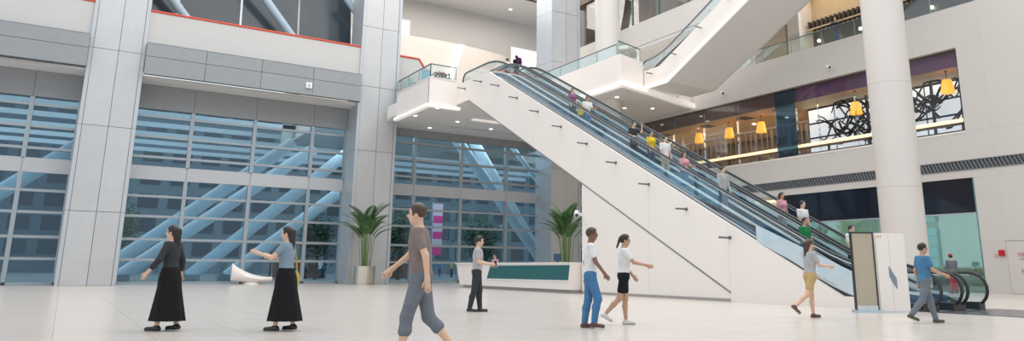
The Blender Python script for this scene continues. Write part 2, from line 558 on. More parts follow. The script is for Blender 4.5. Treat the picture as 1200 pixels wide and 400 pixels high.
def smooth_profile(y0, ya, yb, y1, z0, slope, up, rad=1.3, n=7):
    """(y, z) polyline of a flight that is level, climbs from ya to yb and is level again"""
    z1 = z0 + slope * (yb - ya)
    pts = [(y0, z0)]
    for (yc, zc, s0, s1) in ((ya, z0, 0, slope), (yb, z1, slope, 0)):
        for k in range(n + 1):
            t = k / n
            # quadratic bezier through the corner
            p0 = (yc - rad, zc - rad * s0); p2 = (yc + rad, zc + rad * s1)
            y = (1 - t) ** 2 * p0[0] + 2 * t * (1 - t) * yc + t * t * p2[0]
            z = (1 - t) ** 2 * p0[1] + 2 * t * (1 - t) * zc + t * t * p2[1]
            pts.append((y, z + 0))
    pts.append((y1, z1))
    return [(y, z + up) for y, z in pts]


def interp(prof, y):
    if y <= prof[0][0]: return prof[0][1]
    for (a, b) in zip(prof[:-1], prof[1:]):
        if a[0] <= y <= b[0]:
            return a[1] + (b[1] - a[1]) * (y - a[0]) / max(1e-6, b[0] - a[0])
    return prof[-1][1]


def band(mb, prof_lo, prof_hi, x0, x1, y0, y1, n=60, mi=0):
    """vertical band between two profiles, thickness x0..x1"""
    ys = [y0 + (y1 - y0) * k / n for k in range(n + 1)]
    lo = [interp(prof_lo, y) for y in ys]; hi = [interp(prof_hi, y) for y in ys]
    vs = []
    for i, y in enumerate(ys):
        vs += [(x0, y, lo[i]), (x1, y, lo[i]), (x1, y, hi[i]), (x0, y, hi[i])]
    fs = []
    for i in range(n):
        a = i * 4; b = a + 4
        for j in range(4):
            fs.append((a + j, a + (j + 1) % 4, b + (j + 1) % 4, b + j))
    fs += [(0, 1, 2, 3), (n * 4 + 3, n * 4 + 2, n * 4 + 1, n * 4)]
    mb.add(vs, fs, mi)
    return mb


def newel_loop(prof_hand, prof_deck, x, r_end):
    """closed handrail loop in the plane x: along the top, round both newels, back low"""
    pts = [(y, z) for y, z in prof_hand]
    out = list(pts)
    yE, zE = pts[-1]
    for k in range(1, 9):
        th = math.pi / 2 - math.pi * k / 9
        out.append((yE + r_end * math.cos(th), zE - r_end + r_end * math.sin(th)))
    out.append((yE - .2, zE - 2 * r_end))
    tail_end = len(out)
    yS, zS = pts[0]
    head = []
    head.append((yS + .2, zS - 2 * r_end))
    for k in range(1, 9):
        th = -math.pi / 2 - math.pi * k / 9
        head.append((yS + r_end * math.cos(th), zS - r_end + r_end * math.sin(th)))
    return [(x, y, z) for y, z in head + out]


def flight(name, label, x0, x1, y0, ya, yb, y1, z0, slope, nsteps, flip=None, hand=0.95, group=None):
    """x0..x1 outer width; profile climbs with y.  flip: mirror y about this value (climbs towards -y)"""
    def Y(p):
        return p if flip is None else (p[0], 2 * flip - p[1], p[2])
    def fl(mb):
        mb.v = [Y(v) for v in mb.v]; return mb
    oy = y0 if flip is None else 2 * flip - y0
    r = thing(name, ((x0 + x1) / 2, oy, z0), label, 'escalator', group)
    step = smooth_profile(y0 - .3, ya, yb, y1 + .3, z0, slope, 0)
    deck = smooth_profile(y0, ya - .6, yb - .6, y1, z0, slope, .10)
    deck = [(y, z) for y, z in deck]
    gtop = smooth_profile(y0, ya - .6, yb - .6, y1, z0, slope, hand)
    low = smooth_profile(y0, ya - .6, yb - .6, y1, z0, slope, -.02)
    hgt = slope * (yb - ya)
    # steps
    run = (yb - ya) / nsteps
    sx0, sx1 = x0 + .23, x1 - .23
    sm = MB()
    sm.box((0, 0, -.30), (sx1 - sx0, run + .02, 0))
    for k in range(12):                                     # cleats on the tread
        t = (k + .5) / 12 * (sx1 - sx0)
        sm.box((t - .012, 0, 0), (t + .012, run, .012))
    sm.box((0, -.012, -.05), (sx1 - sx0, 0, .013), 1)       # nosing line
    me = bpy.data.meshes.new('step'); me.from_pydata(sm.v, [], sm.f)
    me.materials.append(STEPM); me.materials.append(mat('step_nosing', (.45, .52, .56), .4, .5)); me.polygons.foreach_set('material_index', sm.mi)
    for k in range(nsteps):
        z = z0 + hgt * (k + 1) / nsteps
        yy = ya + k * run
        if flip is None: inst('step', me, r, (sx0, yy, z))
        else: inst('step', me, r, (sx1, 2 * flip - yy, z), (0, 0, math.pi))
    # landings
    fl(MB().box((sx0, y0 - .2, z0 - .02), (sx1, ya, z0 + .012))).build('floor_plate', STEPM, r)
    fl(MB().box((sx0, yb, z0 + hgt - .3), (sx1, y1 + .5, z0 + hgt + .012))).build('floor_plate', STEPM, r)
    for s in (0, 1):
        xb = x0 + .12 if s == 0 else x1 - .12
        xi = xb + .10 if s == 0 else xb - .10
        # inner skirt, deck cover, glass, handrail
        skirt_hi = [(y, z + .04) for y, z in deck]
        fl(band(MB(), [(y, z - .45) for y, z in deck], skirt_hi, xi - .02, xi + .02, y0, y1)).build('skirt', STEELB, r)
        fl(band(MB(), [(y, z + .05) for y, z in deck], [(y, z + .23) for y, z in deck], xi - .012, xi + .012, y0 + .6, y1 - .6)).build('step_side_band', mat('skirt_navy', (.05, .12, .20), .35, .3, var=.5, scale=2.2), r)  # navy band added in place of the step sides behind the glass
        fl(band(MB(), [(y, z + .24) for y, z in deck], [(y, z + .32) for y, z in deck], xi - .02, xi + .02, y0 + .6, y1 - .6)).build('bright_strip', mat('skirt_white', (.82, .88, .90), .3, .1), r)  # white band painting the lit steel line; it emits nothing
        xa, xz = (x0 - .02, xi) if s == 0 else (xi, x1 + .02)
        fl(band(MB(), [(y, z - .03) for y, z in deck], [(y, z + .03) for y, z in deck], xa, xz, y0, y1)).build('deck_cover', STEEL, r)
        ys = [y0 + .0] + [y0 + 1.6 + (y1 - y0 - 3.2) * k / 12 for k in range(13)] + [y1]
        for a, b in zip(ys[:-1], ys[1:]):
            fl(band(MB(), [(y, z + .03) for y, z in deck], [(y, z - .02) for y, z in gtop], xb - .007, xb + .007, a + .008, b - .008, 6)).build('glass_panel', GLASSE, r)
        for yy, sg in ((y0, -1), (y1, 1)):                  # rounded newel glass
            zz = interp(gtop, yy); rr_ = (hand - .13) / 2
            poly = [(yy, zz - 2 * rr_)] + [(yy + sg * rr_ * math.cos(-math.pi / 2 + math.pi * k / 10), zz - rr_ + rr_ * math.sin(-math.pi / 2 + math.pi * k / 10)) for k in range(11)]
            fl(MB().prism(poly[1:], 0, xb - .007, xb + .007)).build('newel_glass', GLASSE, r)
        fl(MB().tube(newel_loop(gtop, deck, xb, (hand - .10) / 2), .042, 8, closed=True)).build('handrail', BLACK, r, smooth=True)
        fl(band(MB(), [(y, z - .075) for y, z in gtop], [(y, z - .03) for y, z in gtop], xb - .022, xb + .022, y0, y1)).build('rail_guide', STEEL, r)
        # newel foot at the floor
        fl(MB().box((xb - .14, y0 - .25, z0), (xb + .14, y0 + .5, z0 + .20))).build('newel_base', BLACK, r)
    return r


EX = 17.9
Y_A, Y_B = 12.75, 33.3
flight('escalator', 'near escalator flight with the riders, glass sides and black handrails', EX + .08, EX + 1.28, 10.5, Y_A, Y_B, 36.3, 0.0, SL, 52, group='two parallel escalator flights')
flight('escalator', 'far escalator flight running side by side behind the near one', EX + 1.32, EX + 2.52, 10.5, Y_A, Y_B, 36.3, 0.0, SL, 52, group='two parallel escalator flights')

# white cladding of the truss (near side and far side), closed base under its lower half
ec = thing('escalator_cladding', (EX, 22, 0), 'white cladding of the long escalator truss with the solid wall beneath', 'cladding')


def deck_z(y): return min(11.30, max(0.30, 1.89 + SL * (y - 15.63)))
def bot_z(y): return min(10.15, max(0.0, 0.31 + .525 * (y - 16.68)))


def truss_poly(ya, yb, top=deck_z, bot=bot_z):
    brk = [y for y in (12.65, 16.1, 33.2, 35.4) if ya < y < yb]
    ys = [ya] + brk + [yb]
    return [(y, bot(y)) for y in ys] + [(y, top(y)) for y in reversed(ys)]


cuts = [10.9, 16.68, 20.5, 24.7, 28.6, 32.5, 36.95]
for a, b in zip(cuts[:-1], cuts[1:]):
    MB().prism(truss_poly(a + .004, b - .004, bot=bot_z if a > 12 else (lambda y: 0.0)), 0, EX - .06, EX + .06).build('truss_panel', WHITE2, ec)
    MB().prism(truss_poly(a + .004, b - .004), 0, EX + 2.56, EX + 2.66).build('truss_panel', WHITE2, ec)
# underside
ul = MB()
for a, b in zip(cuts[1:-1], cuts[2:]):
    ys = [a] + [y for y in (35.4,) if a < y < b] + [b]
    for p, q in zip(ys[:-1], ys[1:]):
        ul.add([(EX, p, bot_z(p)), (EX + 2.6, p, bot_z(p)), (EX + 2.6, q, bot_z(q)), (EX, q, bot_z(q)), (EX, p, bot_z(p) + .1), (EX + 2.6, p, bot_z(p) + .1), (EX + 2.6, q, bot_z(q) + .1), (EX, q, bot_z(q) + .1)],
               [(0, 1, 2, 3), (4, 5, 6, 7), (0, 1, 5, 4), (2, 3, 7, 6), (1, 2, 6, 5), (3, 0, 4, 7)])
ul.build('truss_underside', WHITE2, ec)
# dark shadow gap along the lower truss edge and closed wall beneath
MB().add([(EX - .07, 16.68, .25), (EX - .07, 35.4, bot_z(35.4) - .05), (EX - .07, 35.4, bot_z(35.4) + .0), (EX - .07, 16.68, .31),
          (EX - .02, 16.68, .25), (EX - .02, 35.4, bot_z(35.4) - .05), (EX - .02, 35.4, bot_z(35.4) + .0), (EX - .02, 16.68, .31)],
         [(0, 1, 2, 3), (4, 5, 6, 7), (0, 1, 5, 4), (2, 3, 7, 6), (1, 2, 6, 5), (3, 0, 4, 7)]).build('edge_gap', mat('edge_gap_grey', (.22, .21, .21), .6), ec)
for a, b in ((16.68, 20.6), (20.6, 24.72)):
    MB().prism([(a + .004, 0), (b - .004, 0), (b - .004, bot_z(b) - .03), (a + .004, max(.25, bot_z(a) - .03))], 0, EX - .055, EX + .06).build('base_panel', WHITE2, ec)
bx('base_end', (EX, 24.62, 0), (EX + 2.6, 24.72, bot_z(24.6)), WHITE2, ec)
bx('plinth_line', (EX - .075, 16.7, 0), (EX - .02, 24.72, .09), mat('plinth_grey', (.35, .33, .32), .5), ec)
# short brackets along the truss shoulder
brk = MB().tube([(0, 0, 0), (-.50, 0, 0)], .032, 8)
brk.box((-.03, -.05, -.05), (.02, .05, .05))
b0 = None
for k in range(11):
    y = 35.9 - k * 1.93
    z = deck_z(y) - .42
    if b0 is None:
        b0 = brk.build('bracket', mat('bracket_dark', (.18, .18, .19), .4, .5), ec, local=True); b0.location = (EX - .06 - EX, y - 22, z)
    else:
        inst('bracket', b0.data, ec, (EX - .06, y, z))
# pale panel painting the reflecting lower glass of the near flight
MB().prism([(12.25, .30), (15.55, deck_z(15.55)), (15.55, deck_z(15.55) + .50), (12.25, .92)], 0, EX - .03, EX + .02).build('foot_panel', mat('pale_blue_panel', (.56, .66, .71), .22, .35, var=.06), ec)
# dark floor plates before the flights
fm = bx('floor_plate', (EX - .1, 7.3, 0.0), (EX + 3.1, 10.3, .012), mat('dark_floor_plate', (.14, .145, .155), .22, .4, var=.12, scale=8))
tag(fm, 'dark grey metal floor plate at the foot of the escalators', 'floor plate')

# ---- upper level slab on the right (third floor) and its second escalator
S3 = thing('floor_upper', (31, 45, 11.9), kind='structure')
F0 = (27.3, 33.9); F1 = (35.4, 36.1)
MB().prism([(27.36, 33.98), (35.38, 36.16), (35.38, 61.9), (27.36, 61.9)], 2, 11.95, 13.2).build('slab', CEIL, S3)


def strip(p, q, z0, z1, th, nm, mt, par):
    a = Vector((p[0], p[1])); b = Vector((q[0], q[1])); t = (b - a).normalized(); n = Vector((t.y, -t.x)) * th
    return MB().prism([(a.x, a.y), (b.x, b.y), (b.x + n.x, b.y + n.y), (a.x + n.x, a.y + n.y)], 2, z0, z1).build(nm, mt, par)


strip((27.3, 62), (27.3, 33.85), 12.2, 14.0, -.14, 'fascia_panel', WHITE2, S3)
strip((27.3, 33.85), (29.75, 34.56), 12.2, 14.0, .14, 'fascia_panel', WHITE2, S3)
strip((33.95, 35.7), F1, 12.2, 13.2, .14, 'fascia_panel', WHITE2, S3)
strip((27.2, 62), (27.2, 33.6), 11.88, 12.2, -.30, 'edge_light', EDGE, S3)
strip((27.0, 33.55), (35.4, 35.85), 11.88, 12.2, .30, 'edge_light', EDGE, S3)
for i, (x, y) in enumerate([(29, 36.2), (31.5, 38.5), (30, 41), (33.2, 37.5), (33.4, 41.5), (28.8, 45)]):
    o = MB().lathe([(.12, 0), (.12, -.03), (.09, -.035)], (x, y, 11.95), 12).build('downlight', LAMP)
    tag(o, 'small round downlight under the upper floor slab by the restaurant', 'light', 'downlights under the upper slab')
railing('glass_railing', [(27.37, 55), (27.37, 34.1)], 14.0, 14.75, 'glass railing along the upper slab edge in front of the grey column', 2.1)
railing('glass_railing', [(27.40, 34.0), (29.7, 34.64)], 14.0, 14.95, 'short glass railing at the slab corner beside the upper escalator', 1.3)

X2 = 29.85
YF = 30.0                          # mirror plane: the flight climbs towards the camera
def m2(y): return 2 * YF - y
flight('escalator', 'upper escalator climbing out of the picture from the slab on the right', X2 + .08, X2 + 1.95, m2(34.4), m2(32.6), m2(20.6), m2(19.7), 13.2, .49, 31, flip=YF)
flight('escalator', 'upper escalator flight nearer the facade, behind the first upper one', X2 + 2.05, X2 + 3.92, m2(34.4), m2(32.6), m2(20.6), m2(19.7), 13.2, .49, 31, flip=YF)
c2 = thing('escalator_cladding', (X2, 28, 12.3), 'white cladding with lit edge under the upper escalator', 'cladding')


def b2(y): return 12.25 if y > 32.2 else 12.25 + .49 * (32.2 - y)
def d2(y): return 13.42 if y > 32.9 else min(19.5, 13.42 + .49 * (32.9 - y))


for (ya, yb) in ((18.9, 22), (22, 27), (27, 34.4)):
    ys = [ya] + [y for y in (20.6, 32.2, 32.9) if ya < y < yb] + [yb]
    poly = [(y, b2(y)) for y in ys] + [(y, d2(y)) for y in reversed(ys)]
    poly2 = [(y + .0, z) for y, z in poly]
    MB().prism(poly2, 0, X2 - .05, X2 + .07).build('truss_panel', WHITE2, c2)
    MB().prism(poly2, 0, X2 + 3.95, X2 + 4.05).build('truss_panel', WHITE2, c2)
    for p, q in zip(ys[:-1], ys[1:]):
        MB().prism([(p, b2(p)), (q, b2(q)), (q, b2(q) + .1), (p, b2(p) + .1)], 0, X2, X2 + 4.0).build('truss_underside', CEIL, c2)
        MB().prism([(p, b2(p) - .08), (q, b2(q) - .08), (q, b2(q) + .16), (p, b2(p) + .16)], 0, X2 - .16, X2 - .05).build('edge_light', EDGE, c2)
for k in range(5):
    y = 33.6 - k * 2.2
    MB().tube([(X2 - .05, y, d2(y) - .35), (X2 - .55, y, d2(y) - .35)], .04, 8).build('bracket', MATS['bracket_dark'], c2)

# ---- round white columns
def round_column(x, y, r, z1, label):
    t = thing('round_column', (x, y, 0), label, 'column', 'round white columns')
    z = 0; hs = [4.4, 8.9, 14, 19, z1]
    for k, h in enumerate(hs):
        MB().lathe([(r - .015, z), (r, z + .006), (r, h - .006), (r - .015, h)], (x, y, 0), 48).build('column_drum', COLW, t, smooth=True)
        z = h
    MB().lathe([(r + .03, 0), (r + .03, .15), (r, .17)], (x, y, 0), 48).build('base_ring', STEEL, t)


round_column(29.3, 17.63, .87, 27, 'large round white column in front of the restaurant windows on the right')
round_column(29.3, 37.5, .84, 27, 'round white column rising from the upper slab beside the glass railing corner')

# curved dark glass fin between the grey column and round column
gf = MB()
pts = [(33.9 + .3 * math.sin(t * 4.2), 45.6 - 1.0 * t, 14.0 + 9 * t) for t in [k / 12 for k in range(13)]]
for a, b in zip(pts[:-1], pts[1:]):
    gf.add([(a[0], a[1], a[2]), (b[0], b[1], b[2]), (b[0] + 1.0, b[1] - .3, b[2]), (a[0] + 1.0, a[1] - .3, a[2]), (a[0], a[1] + .05, a[2]), (b[0], b[1] + .05, b[2]), (b[0] + 1.0, b[1] - .25, b[2]), (a[0] + 1.0, a[1] - .25, a[2])],
           [(0, 1, 2, 3), (4, 5, 6, 7), (0, 1, 5, 4), (2, 3, 7, 6), (1, 2, 6, 5), (3, 0, 4, 7)])
o = gf.build('glass_fin', mat('dark_green_glass', (.035, .06, .055), .1, var=.2, scale=1))
tag(o, 'curved dark green glass fin between the grey column and the round column', 'glass fin')

# ================================================================== SHOP INTERIORS ON THE RIGHT
TAN = mat('tan_ceiling', (0.58, 0.44, 0.27), 0.6, var=0.06)
BROWN = mat('brown_back_wall', (0.10, 0.065, 0.045), 0.5, var=0.2, scale=1.0)
PURP = mat('purple_fascia', (0.075, 0.018, 0.024), 0.35, var=0.15, scale=1.0)
PURPB = mat('plum_banner', (0.13, 0.05, 0.12), 0.4, var=0.15)
# restaurant on the second floor
bx('floor_restaurant', (WX + .3, 15, 7.0), (45, 50, 7.2), mat('wood_floor', (.42, .29, .17), .5, var=.1), kind='structure')
bx('ceiling_restaurant', (WX + .46, 15, 11.0), (45, 50, 11.3), TAN, kind='structure')
bx('wall_restaurant', (44.6, 27, 7.2), (45, 50, 11), BROWN, kind='structure')
bx('wall_fourth_end', (WX + .55, 49, 19.2), (38, 49.3, 23.6), BROWN, kind='structure')
bx('wall_restaurant_end', (WX + .55, 15.2, 7.2), (45, 15.4, 11.7), BROWN, kind='structure')
rw = thing('window_8', (WX + .12, 32, 7.55), kind='structure')
ed = [17.7, 20.6, 23.5, 25.9, 27.4, 28.9, 32, 35, 38, 41, 44, 47]
for a, b in zip(ed[:-1], ed[1:]):
    boxpart('pane', (WX + .12, a + .012, 7.5), (WX + .135, b - .012, 11.7), GLASSB if (a == 27.4) else GLASSC, rw)
for y in ed:
    boxpart('glass_fin', (WX + .13, y - .012, 7.5), (WX + .30, y + .012, 11.7), GLASSR, rw)
bx('frame', (WX + .02, 17.66, 7.5), (WX + .5, 17.74, 11.7), DARK, rw)
bx('sill', (WX - .02, 17.7, 7.46), (WX + .5, 47, 7.55), WHITE2, rw)
bx('head', (WX + .0, 17.7, 11.62), (WX + .35, 47, 11.72), mat('bronze_head', (.20, .15, .12), .4, .4), rw)
fs = thing('valance', (WX + .8, 32, 10.85), 'deep purple valance band along the top of the restaurant windows', 'valance')
for a, b in zip(ed[:-1], ed[1:]):
    boxpart('panel', (WX + .36, a, 10.86), (WX + .44, b - .01, 11.62), PURPB if a < 27 else PURP, fs)
# lit counter line along the windows
ls = thing('light_shelf', (WX + .8, 32, 7.2), 'long counter with a warm lit edge behind the restaurant windows', 'counter')
LITE = mat('warm_lit_edge', (1, .85, .6), .5, emit=(1.0, .74, .42), estr=1.25)
bx('lit_edge', (WX + .55, 17.8, 8.12), (WX + .68, 46.8, 8.28), LITE, ls)
bx('counter_top', (WX + .68, 17.8, 8.1), (WX + 1.3, 46.8, 8.2), BROWN, ls)
for k in range(12):
    y = 18.2 + k * 2.55
    boxpart('counter_leg', (WX + .9, y, 7.2), (WX + 1.0, y + .1, 8.1), DARK, ls)
# pendant lamps
LSH = mat('amber_shade', (.95, .5, .05), .5, emit=(1.0, .50, .06), estr=1.0)
for i, (x, y, z, lb) in enumerate([(37.6, 37.5, 10.3, 'leftmost amber pendant lamp in the restaurant window'), (37.6, 34.6, 10.25, 'second amber pendant lamp from the left in the restaurant'),
                                   (37.6, 31.8, 10.2, 'amber pendant lamp just left of the dark blue glass panel'), (36.7, 24.2, 10.0, 'amber pendant lamp just left of the large round column'),
                                   (36.75, 19.0, 10.2, 'upper amber pendant lamp right of the large round column')]):
    t = thing('pendant_lamp', (x, y, z - .4), lb, 'lamp', 'amber pendant lamps in the restaurant')
    s = .72
    shd = MB().lathe([(.46 * s, -.36), (.40 * s, .0), (.30 * s, .34), (.27 * s, .34), (.37 * s, .0), (.43 * s, -.35)], (x, y, z), 20).build('shade', LSH, t, smooth=True)
    MB().ball((x, y, z - .1), .09, 10).build('bulb', MATS['downlight'], shd)
    MB().tube([(x, y, z + .35), (x, y, 11.0)], .02, 6).build('cord', BLACK, t)
    MB().lathe([(.09, 0), (.09, .05)], (x, y, 10.96), 10).build('ceiling_rose', BLACK, t)
# ceiling vents and spots
for i, (x, y) in enumerate([(37.5, 41), (37.5, 36.5), (37.5, 33), (37.5, 30)]):
    o = bx('ceiling_vent', (x - .5, y - .4, 10.97), (x + .5, y + .4, 11.0), DARK)
    tag(o, 'square dark vent in the tan restaurant ceiling', 'vent', 'vents in the restaurant ceiling')
for i, (x, y) in enumerate([(39.5, 39.5), (39.5, 34), (39.5, 31.2), (41.5, 37), (41.5, 33), (41.5, 29.5), (40, 43)]):
    o = MB().lathe([(.12, 0), (.12, -.05), (.08, -.06)], (x, y, 11.0), 10).build('spotlight', mat('warm_spot', (1, .9, .7), .5, emit=(1, .75, .4), estr=8))
    tag(o, 'small warm spotlight in the tan restaurant ceiling', 'light', 'spots in the restaurant ceiling')
area('restaurant_ceiling_glow', (40.5, 36, 10.9), (0, 0, 0), 6, 18, 750, (1.0, .78, .5))
area('restaurant_ceiling_glow_near', (40.5, 21, 10.9), (0, 0, 0), 6, 10, 260, (1.0, .82, .6))
# vertical rods screen at the back of the restaurant
rs = thing('rod_screen', (40, 38, 7.2), 'screen of dark upright rods at the back of the restaurant', 'screen')
for k in range(34):
    y = 30 + k * .48
    boxpart('rod', (40, y, 7.2), (40.06, y + .06 + .12 * (k % 3 == 0), 10.6), mat('rod_grey', (.18, .17, .17), .4, .4), rs)
boxpart('beam', (39.95, 29.8, 10.5), (40.15, 46.6, 10.65), MATS['rod_grey'], rs)
# bright daylit windows and tangled black branch screen in the right-hand part
DAY = mat('daylight_window', (.8, .87, .95), .4, emit=(.78, .88, 1.0), estr=0.6)
dw = thing('window_9', (38.6, 22, 7.2), kind='structure')
for k in range(7):
    for j in range(4):
        boxpart('pane', (38.6, 15.6 + k * 1.9, 7.3 + j * .92), (38.65, 17.4 + k * 1.9, 8.1 + j * .92), DAY, dw)
bx('frame', (38.66, 15.4, 7.2), (38.8, 28.9, 11), DARK, dw)
br = thing('branch_screen', (37.7, 21, 8.3), 'tangled black branch screen behind the restaurant glass at right', 'screen')
rb = random.Random(3)
for k in range(60):
    y = 17.9 + rb.random() * 8.2; z = 8.6 + rb.random() * 2.0
    a = rb.choice([-1, 1]) * rb.uniform(.5, 1.2); pts = []
    for j in range(9):
        t = j / 8
        pts.append((37.7 + .25 * math.sin(3 * t + k), y + a * 1.7 * t, min(10.8, max(8.3, z + .5 * math.sin(4.2 * t + k * 1.3)))))
    MB().tube(pts, [.065 * (1 - .7 * j / 8) + .015 for j in range(9)], 6).build('branch', DARK, br, smooth=True)
for k in range(4):
    boxpart('stem', (37.65, 18.4 + k * 1.9, 7.2), (37.77, 18.52 + k * 1.9, 10.9), DARK, br)


def cafe_set(x, y, z, i):
    t = thing('cafe_table', (x, y, z), 'square cafe table behind the restaurant windows', 'table', 'tables in the restaurant')
    bx('table_top', (x - .4, y - .4, z + .72), (x + .4, y + .4, z + .76), mat('cafe_top', (.45, .30, .16), .3), t)
    MB().lathe([(.04, 0.02), (.04, .72)], (x, y, z), 8).build('pedestal', DARK, t)
    MB().lathe([(.25, 0), (.25, .02), (.05, .04)], (x, y, z), 14).build('base', DARK, t)
    for s in (-1, 1):
        c = thing('cafe_chair', (x, y + s * .75, z), 'padded chair at a cafe table behind the restaurant windows', 'chair', 'chairs in the restaurant')
        cm = mat('chair_green', (.20, .26, .10), .6) if i % 2 else mat('chair_cream', (.55, .48, .38), .6)
        bx('seat', (x - .24, y + s * .75 - .24, z + .42), (x + .24, y + s * .75 + .24, z + .5), cm, c)
        bx('backrest', (x - .24, y + s * 1.0 - .03, z + .48), (x + .24, y + s * 1.0 + .03, z + .95), cm, c)
        for a in (-.2, .2):
            for b in (-.2, .2):
                boxpart('leg', (x + a - .02, y + s * .75 + b - .02, z), (x + a + .02, y + s * .75 + b + .02, z + .42), DARK, c)


for i, (x, y) in enumerate([(38.3, 30.6), (38.3, 34.0), (38.6, 37.6), (38.4, 41.2), (38.4, 44.6), (41.8, 36.2)]):
    cafe_set(x, y, 7.2, i)

# ground floor shop behind the escalators
bx('floor_shop', (WX, 16.5, -.3), (43, 35, 0.0), TILE, kind='structure')
SHOPW = mat('pale_green_wall', (.60, .68, .62), .5, var=.05)
CREAM = mat('cream_lit_wall', (.80, .68, .52), .6, var=.03)
bx('wall_shop', (42.6, 16.5, 0), (43, 35, 5.6), SHOPW, kind='structure')
bx('wall_shop_side', (WX + .55, 34.0, 0), (43, 34.3, 5.6), CREAM, kind='structure')
bx('wall_shop_end', (WX + .55, 16.6, 0), (43, 16.8, 5.6), SHOPW, kind='structure')
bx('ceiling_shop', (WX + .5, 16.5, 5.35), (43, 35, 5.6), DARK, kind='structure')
area('shop_light', (39, 22, 5.3), (0, 0, 0), 4, 9, 260, (.92, 1.0, .95))
area('shop_light_warm', (38.5, 31.5, 5.3), (0, 0, 0), 3, 4, 220, (1, .88, .7))
sw = thing('window_10', (WX + .1, 26, 0), kind='structure')
sy = [17.66, 20.2, 23.2, 26.2, 29.0]
for a, b in zip(sy[:-1], sy[1:]):
    boxpart('pane', (WX + .15, a + .012, 0), (WX + .165, b - .012, 3.64), GLASST, sw)
    boxpart('header', (WX + .10, a + .004, 3.68), (WX + .2, b - .004, 5.3), mat('black_glass_header', (.008, .011, .022), .06, var=.1, spec=.35), sw)
bx('rail', (WX + .1, 17.6, 3.62), (WX + .2, 29, 3.7), STEEL, sw)
bx('frame', (WX + .0, 17.58, 0), (WX + .3, 17.66, 5.3), mat('teal_edge', (.10, .25, .26), .2), sw)
# glass side leaf and cream doorway to the left of the shop
bx('wall_shop_return', (WX + .6, 29.0, 0), (WX + 4.5, 29.15, 5.3), CREAM, kind='structure')
bx('wall_shop_portal', (WX + 1.8, 29.15, 0), (WX + 2.0, 34, 5.3), CREAM, kind='structure')

# third-floor gallery over the restaurant
bx('floor_third', (WX + .3, -6, 13.2), (43, 50, 13.7), WHITE, kind='structure')
bx('wall_third', (37.05, 16.5, 15.25), (37.3, 26.9, 17.7), mat('tan_wall', (.62, .47, .29), .6, var=.05), kind='structure')
bx('wall_third_far', (42.5, 26.9, 13.7), (43, 50, 17.9), WHITE, kind='structure')
bx('wall_third_partition', (WX + .6, 26.9, 13.7), (42.5, 27.1, 17.7), WHITE2, kind='structure')
bx('wall_third_brown', (37.4, 29.2, 13.7), (37.6, 31.8, 17.7), mat('brown_partition', (.30, .22, .15), .5, var=.1), kind='structure')
bx('ceiling_third', (WX + .1, 10, 17.7), (43, 27, 17.9), TAN, kind='structure')
bx('ceiling_third_far', (WX + .1, 27, 17.7), (43, 50, 17.9), CEIL, kind='structure')
bx('wall_third_dark', (37.05, 16.5, 13.7), (37.25, 26.9, 15.25), mat('dark_shopfront', (.045, .04, .035), .4, var=.2), kind='structure')
area('third_floor_light', (36.3, 22, 17.6), (0, 0, 0), 1.2, 9, 90, (1, .84, .62))
area('third_floor_light_far', (39, 38, 17.6), (0, 0, 0), 5, 16, 300, (1, .93, .84))
railing('glass_railing', [(WX + .12, 49), (WX + .12, 16.6)], 13.78, 14.72, 'long glass railing of the third floor above the restaurant windows', 2.2)
cn = thing('slatted_canopy', (36.7, 22, 15.3), 'striped slatted canopy over the third floor shopfront', 'canopy')
for k in range(34):
    boxpart('slat', (36.35, 16.7 + k * .3, 15.30), (37.04, 16.80 + k * .3, 15.78), mat('slat_dark', (.06, .05, .04), .4), cn)
bx('valance_bar', (36.3, 16.6, 15.22), (36.37, 26.88, 15.30), MATS['tan_wall'], cn)
for i, y in enumerate((19.4, 21.3, 23.6, 25.2, 26.4)):
    o = MB().ball((36.9, y, 14.62), .10, 10).build('wall_lamp', mat('warm_globe', (1, .9, .7), .5, emit=(1, .78, .42), estr=9))
    tag(o, 'small warm globe lamp in the dark third floor shopfront', 'lamp', 'globe lamps of the third floor shop')

# fourth floor corner shop at the top
bx('floor_fourth', (WX + .3, 16, 19.0), (44, 50, 19.2), WHITE, kind='structure')
bx('wall_fourth', (38, 30, 19.2), (38.3, 50, 24), mat('brown_shop', (.17, .12, .085), .4, var=.3, scale=.8), kind='structure')
bx('ceiling_fourth', (WX, 30, 23.6), (44, 50, 24), BROWN, kind='structure')
fw = thing('window_11', (WX + .2, 40, 19.7), kind='structure')
for k in range(5):
    boxpart('pane', (WX + .2, 33 + k * 3.1, 19.75), (WX + .215, 36.06 + k * 3.1, 23.6), GLASSC, fw)
    boxpart('mullion', (WX + .12, 33 + k * 3.1 - .05, 19.75), (WX + .3, 33 + k * 3.1 + .05, 23.6), mat('green_edge', (.12, .20, .17), .2), fw)
for i, (y, z) in enumerate(((38.6, 22.4), (37.2, 22.8), (35.8, 23.0))):
    o = MB().ball((37.6, y, z), .13, 10).build('wall_lamp', MATS['warm_globe'])
    tag(o, 'small warm globe lamp in the fourth floor shop at the top', 'lamp', 'globe lamps of the fourth floor shop')
    MB().tube([(37.6, y, z), (37.6, y, 23.6)], .02, 5).build('cord', BLACK, o)

# ================================================================== PEOPLE
def _cone(P, a, b, r1, r2):
    a = np.asarray(a, float); b = np.asarray(b, float)
    ba = b - a; pa = P - a
    h = np.clip((pa @ ba) / max(1e-9, ba @ ba), 0, 1)
    d = pa - h[:, None] * ba
    return np.sqrt((d * d).sum(1)) - (r1 + (r2 - r1) * h)


def _ell(P, c, r):
    q = (P - np.asarray(c, float)); r = np.asarray(r, float)
    k0 = np.sqrt(((q / r) ** 2).sum(1)); k1 = np.sqrt(((q / (r * r)) ** 2).sum(1)) + 1e-9
    return k0 * (k0 - 1) / k1


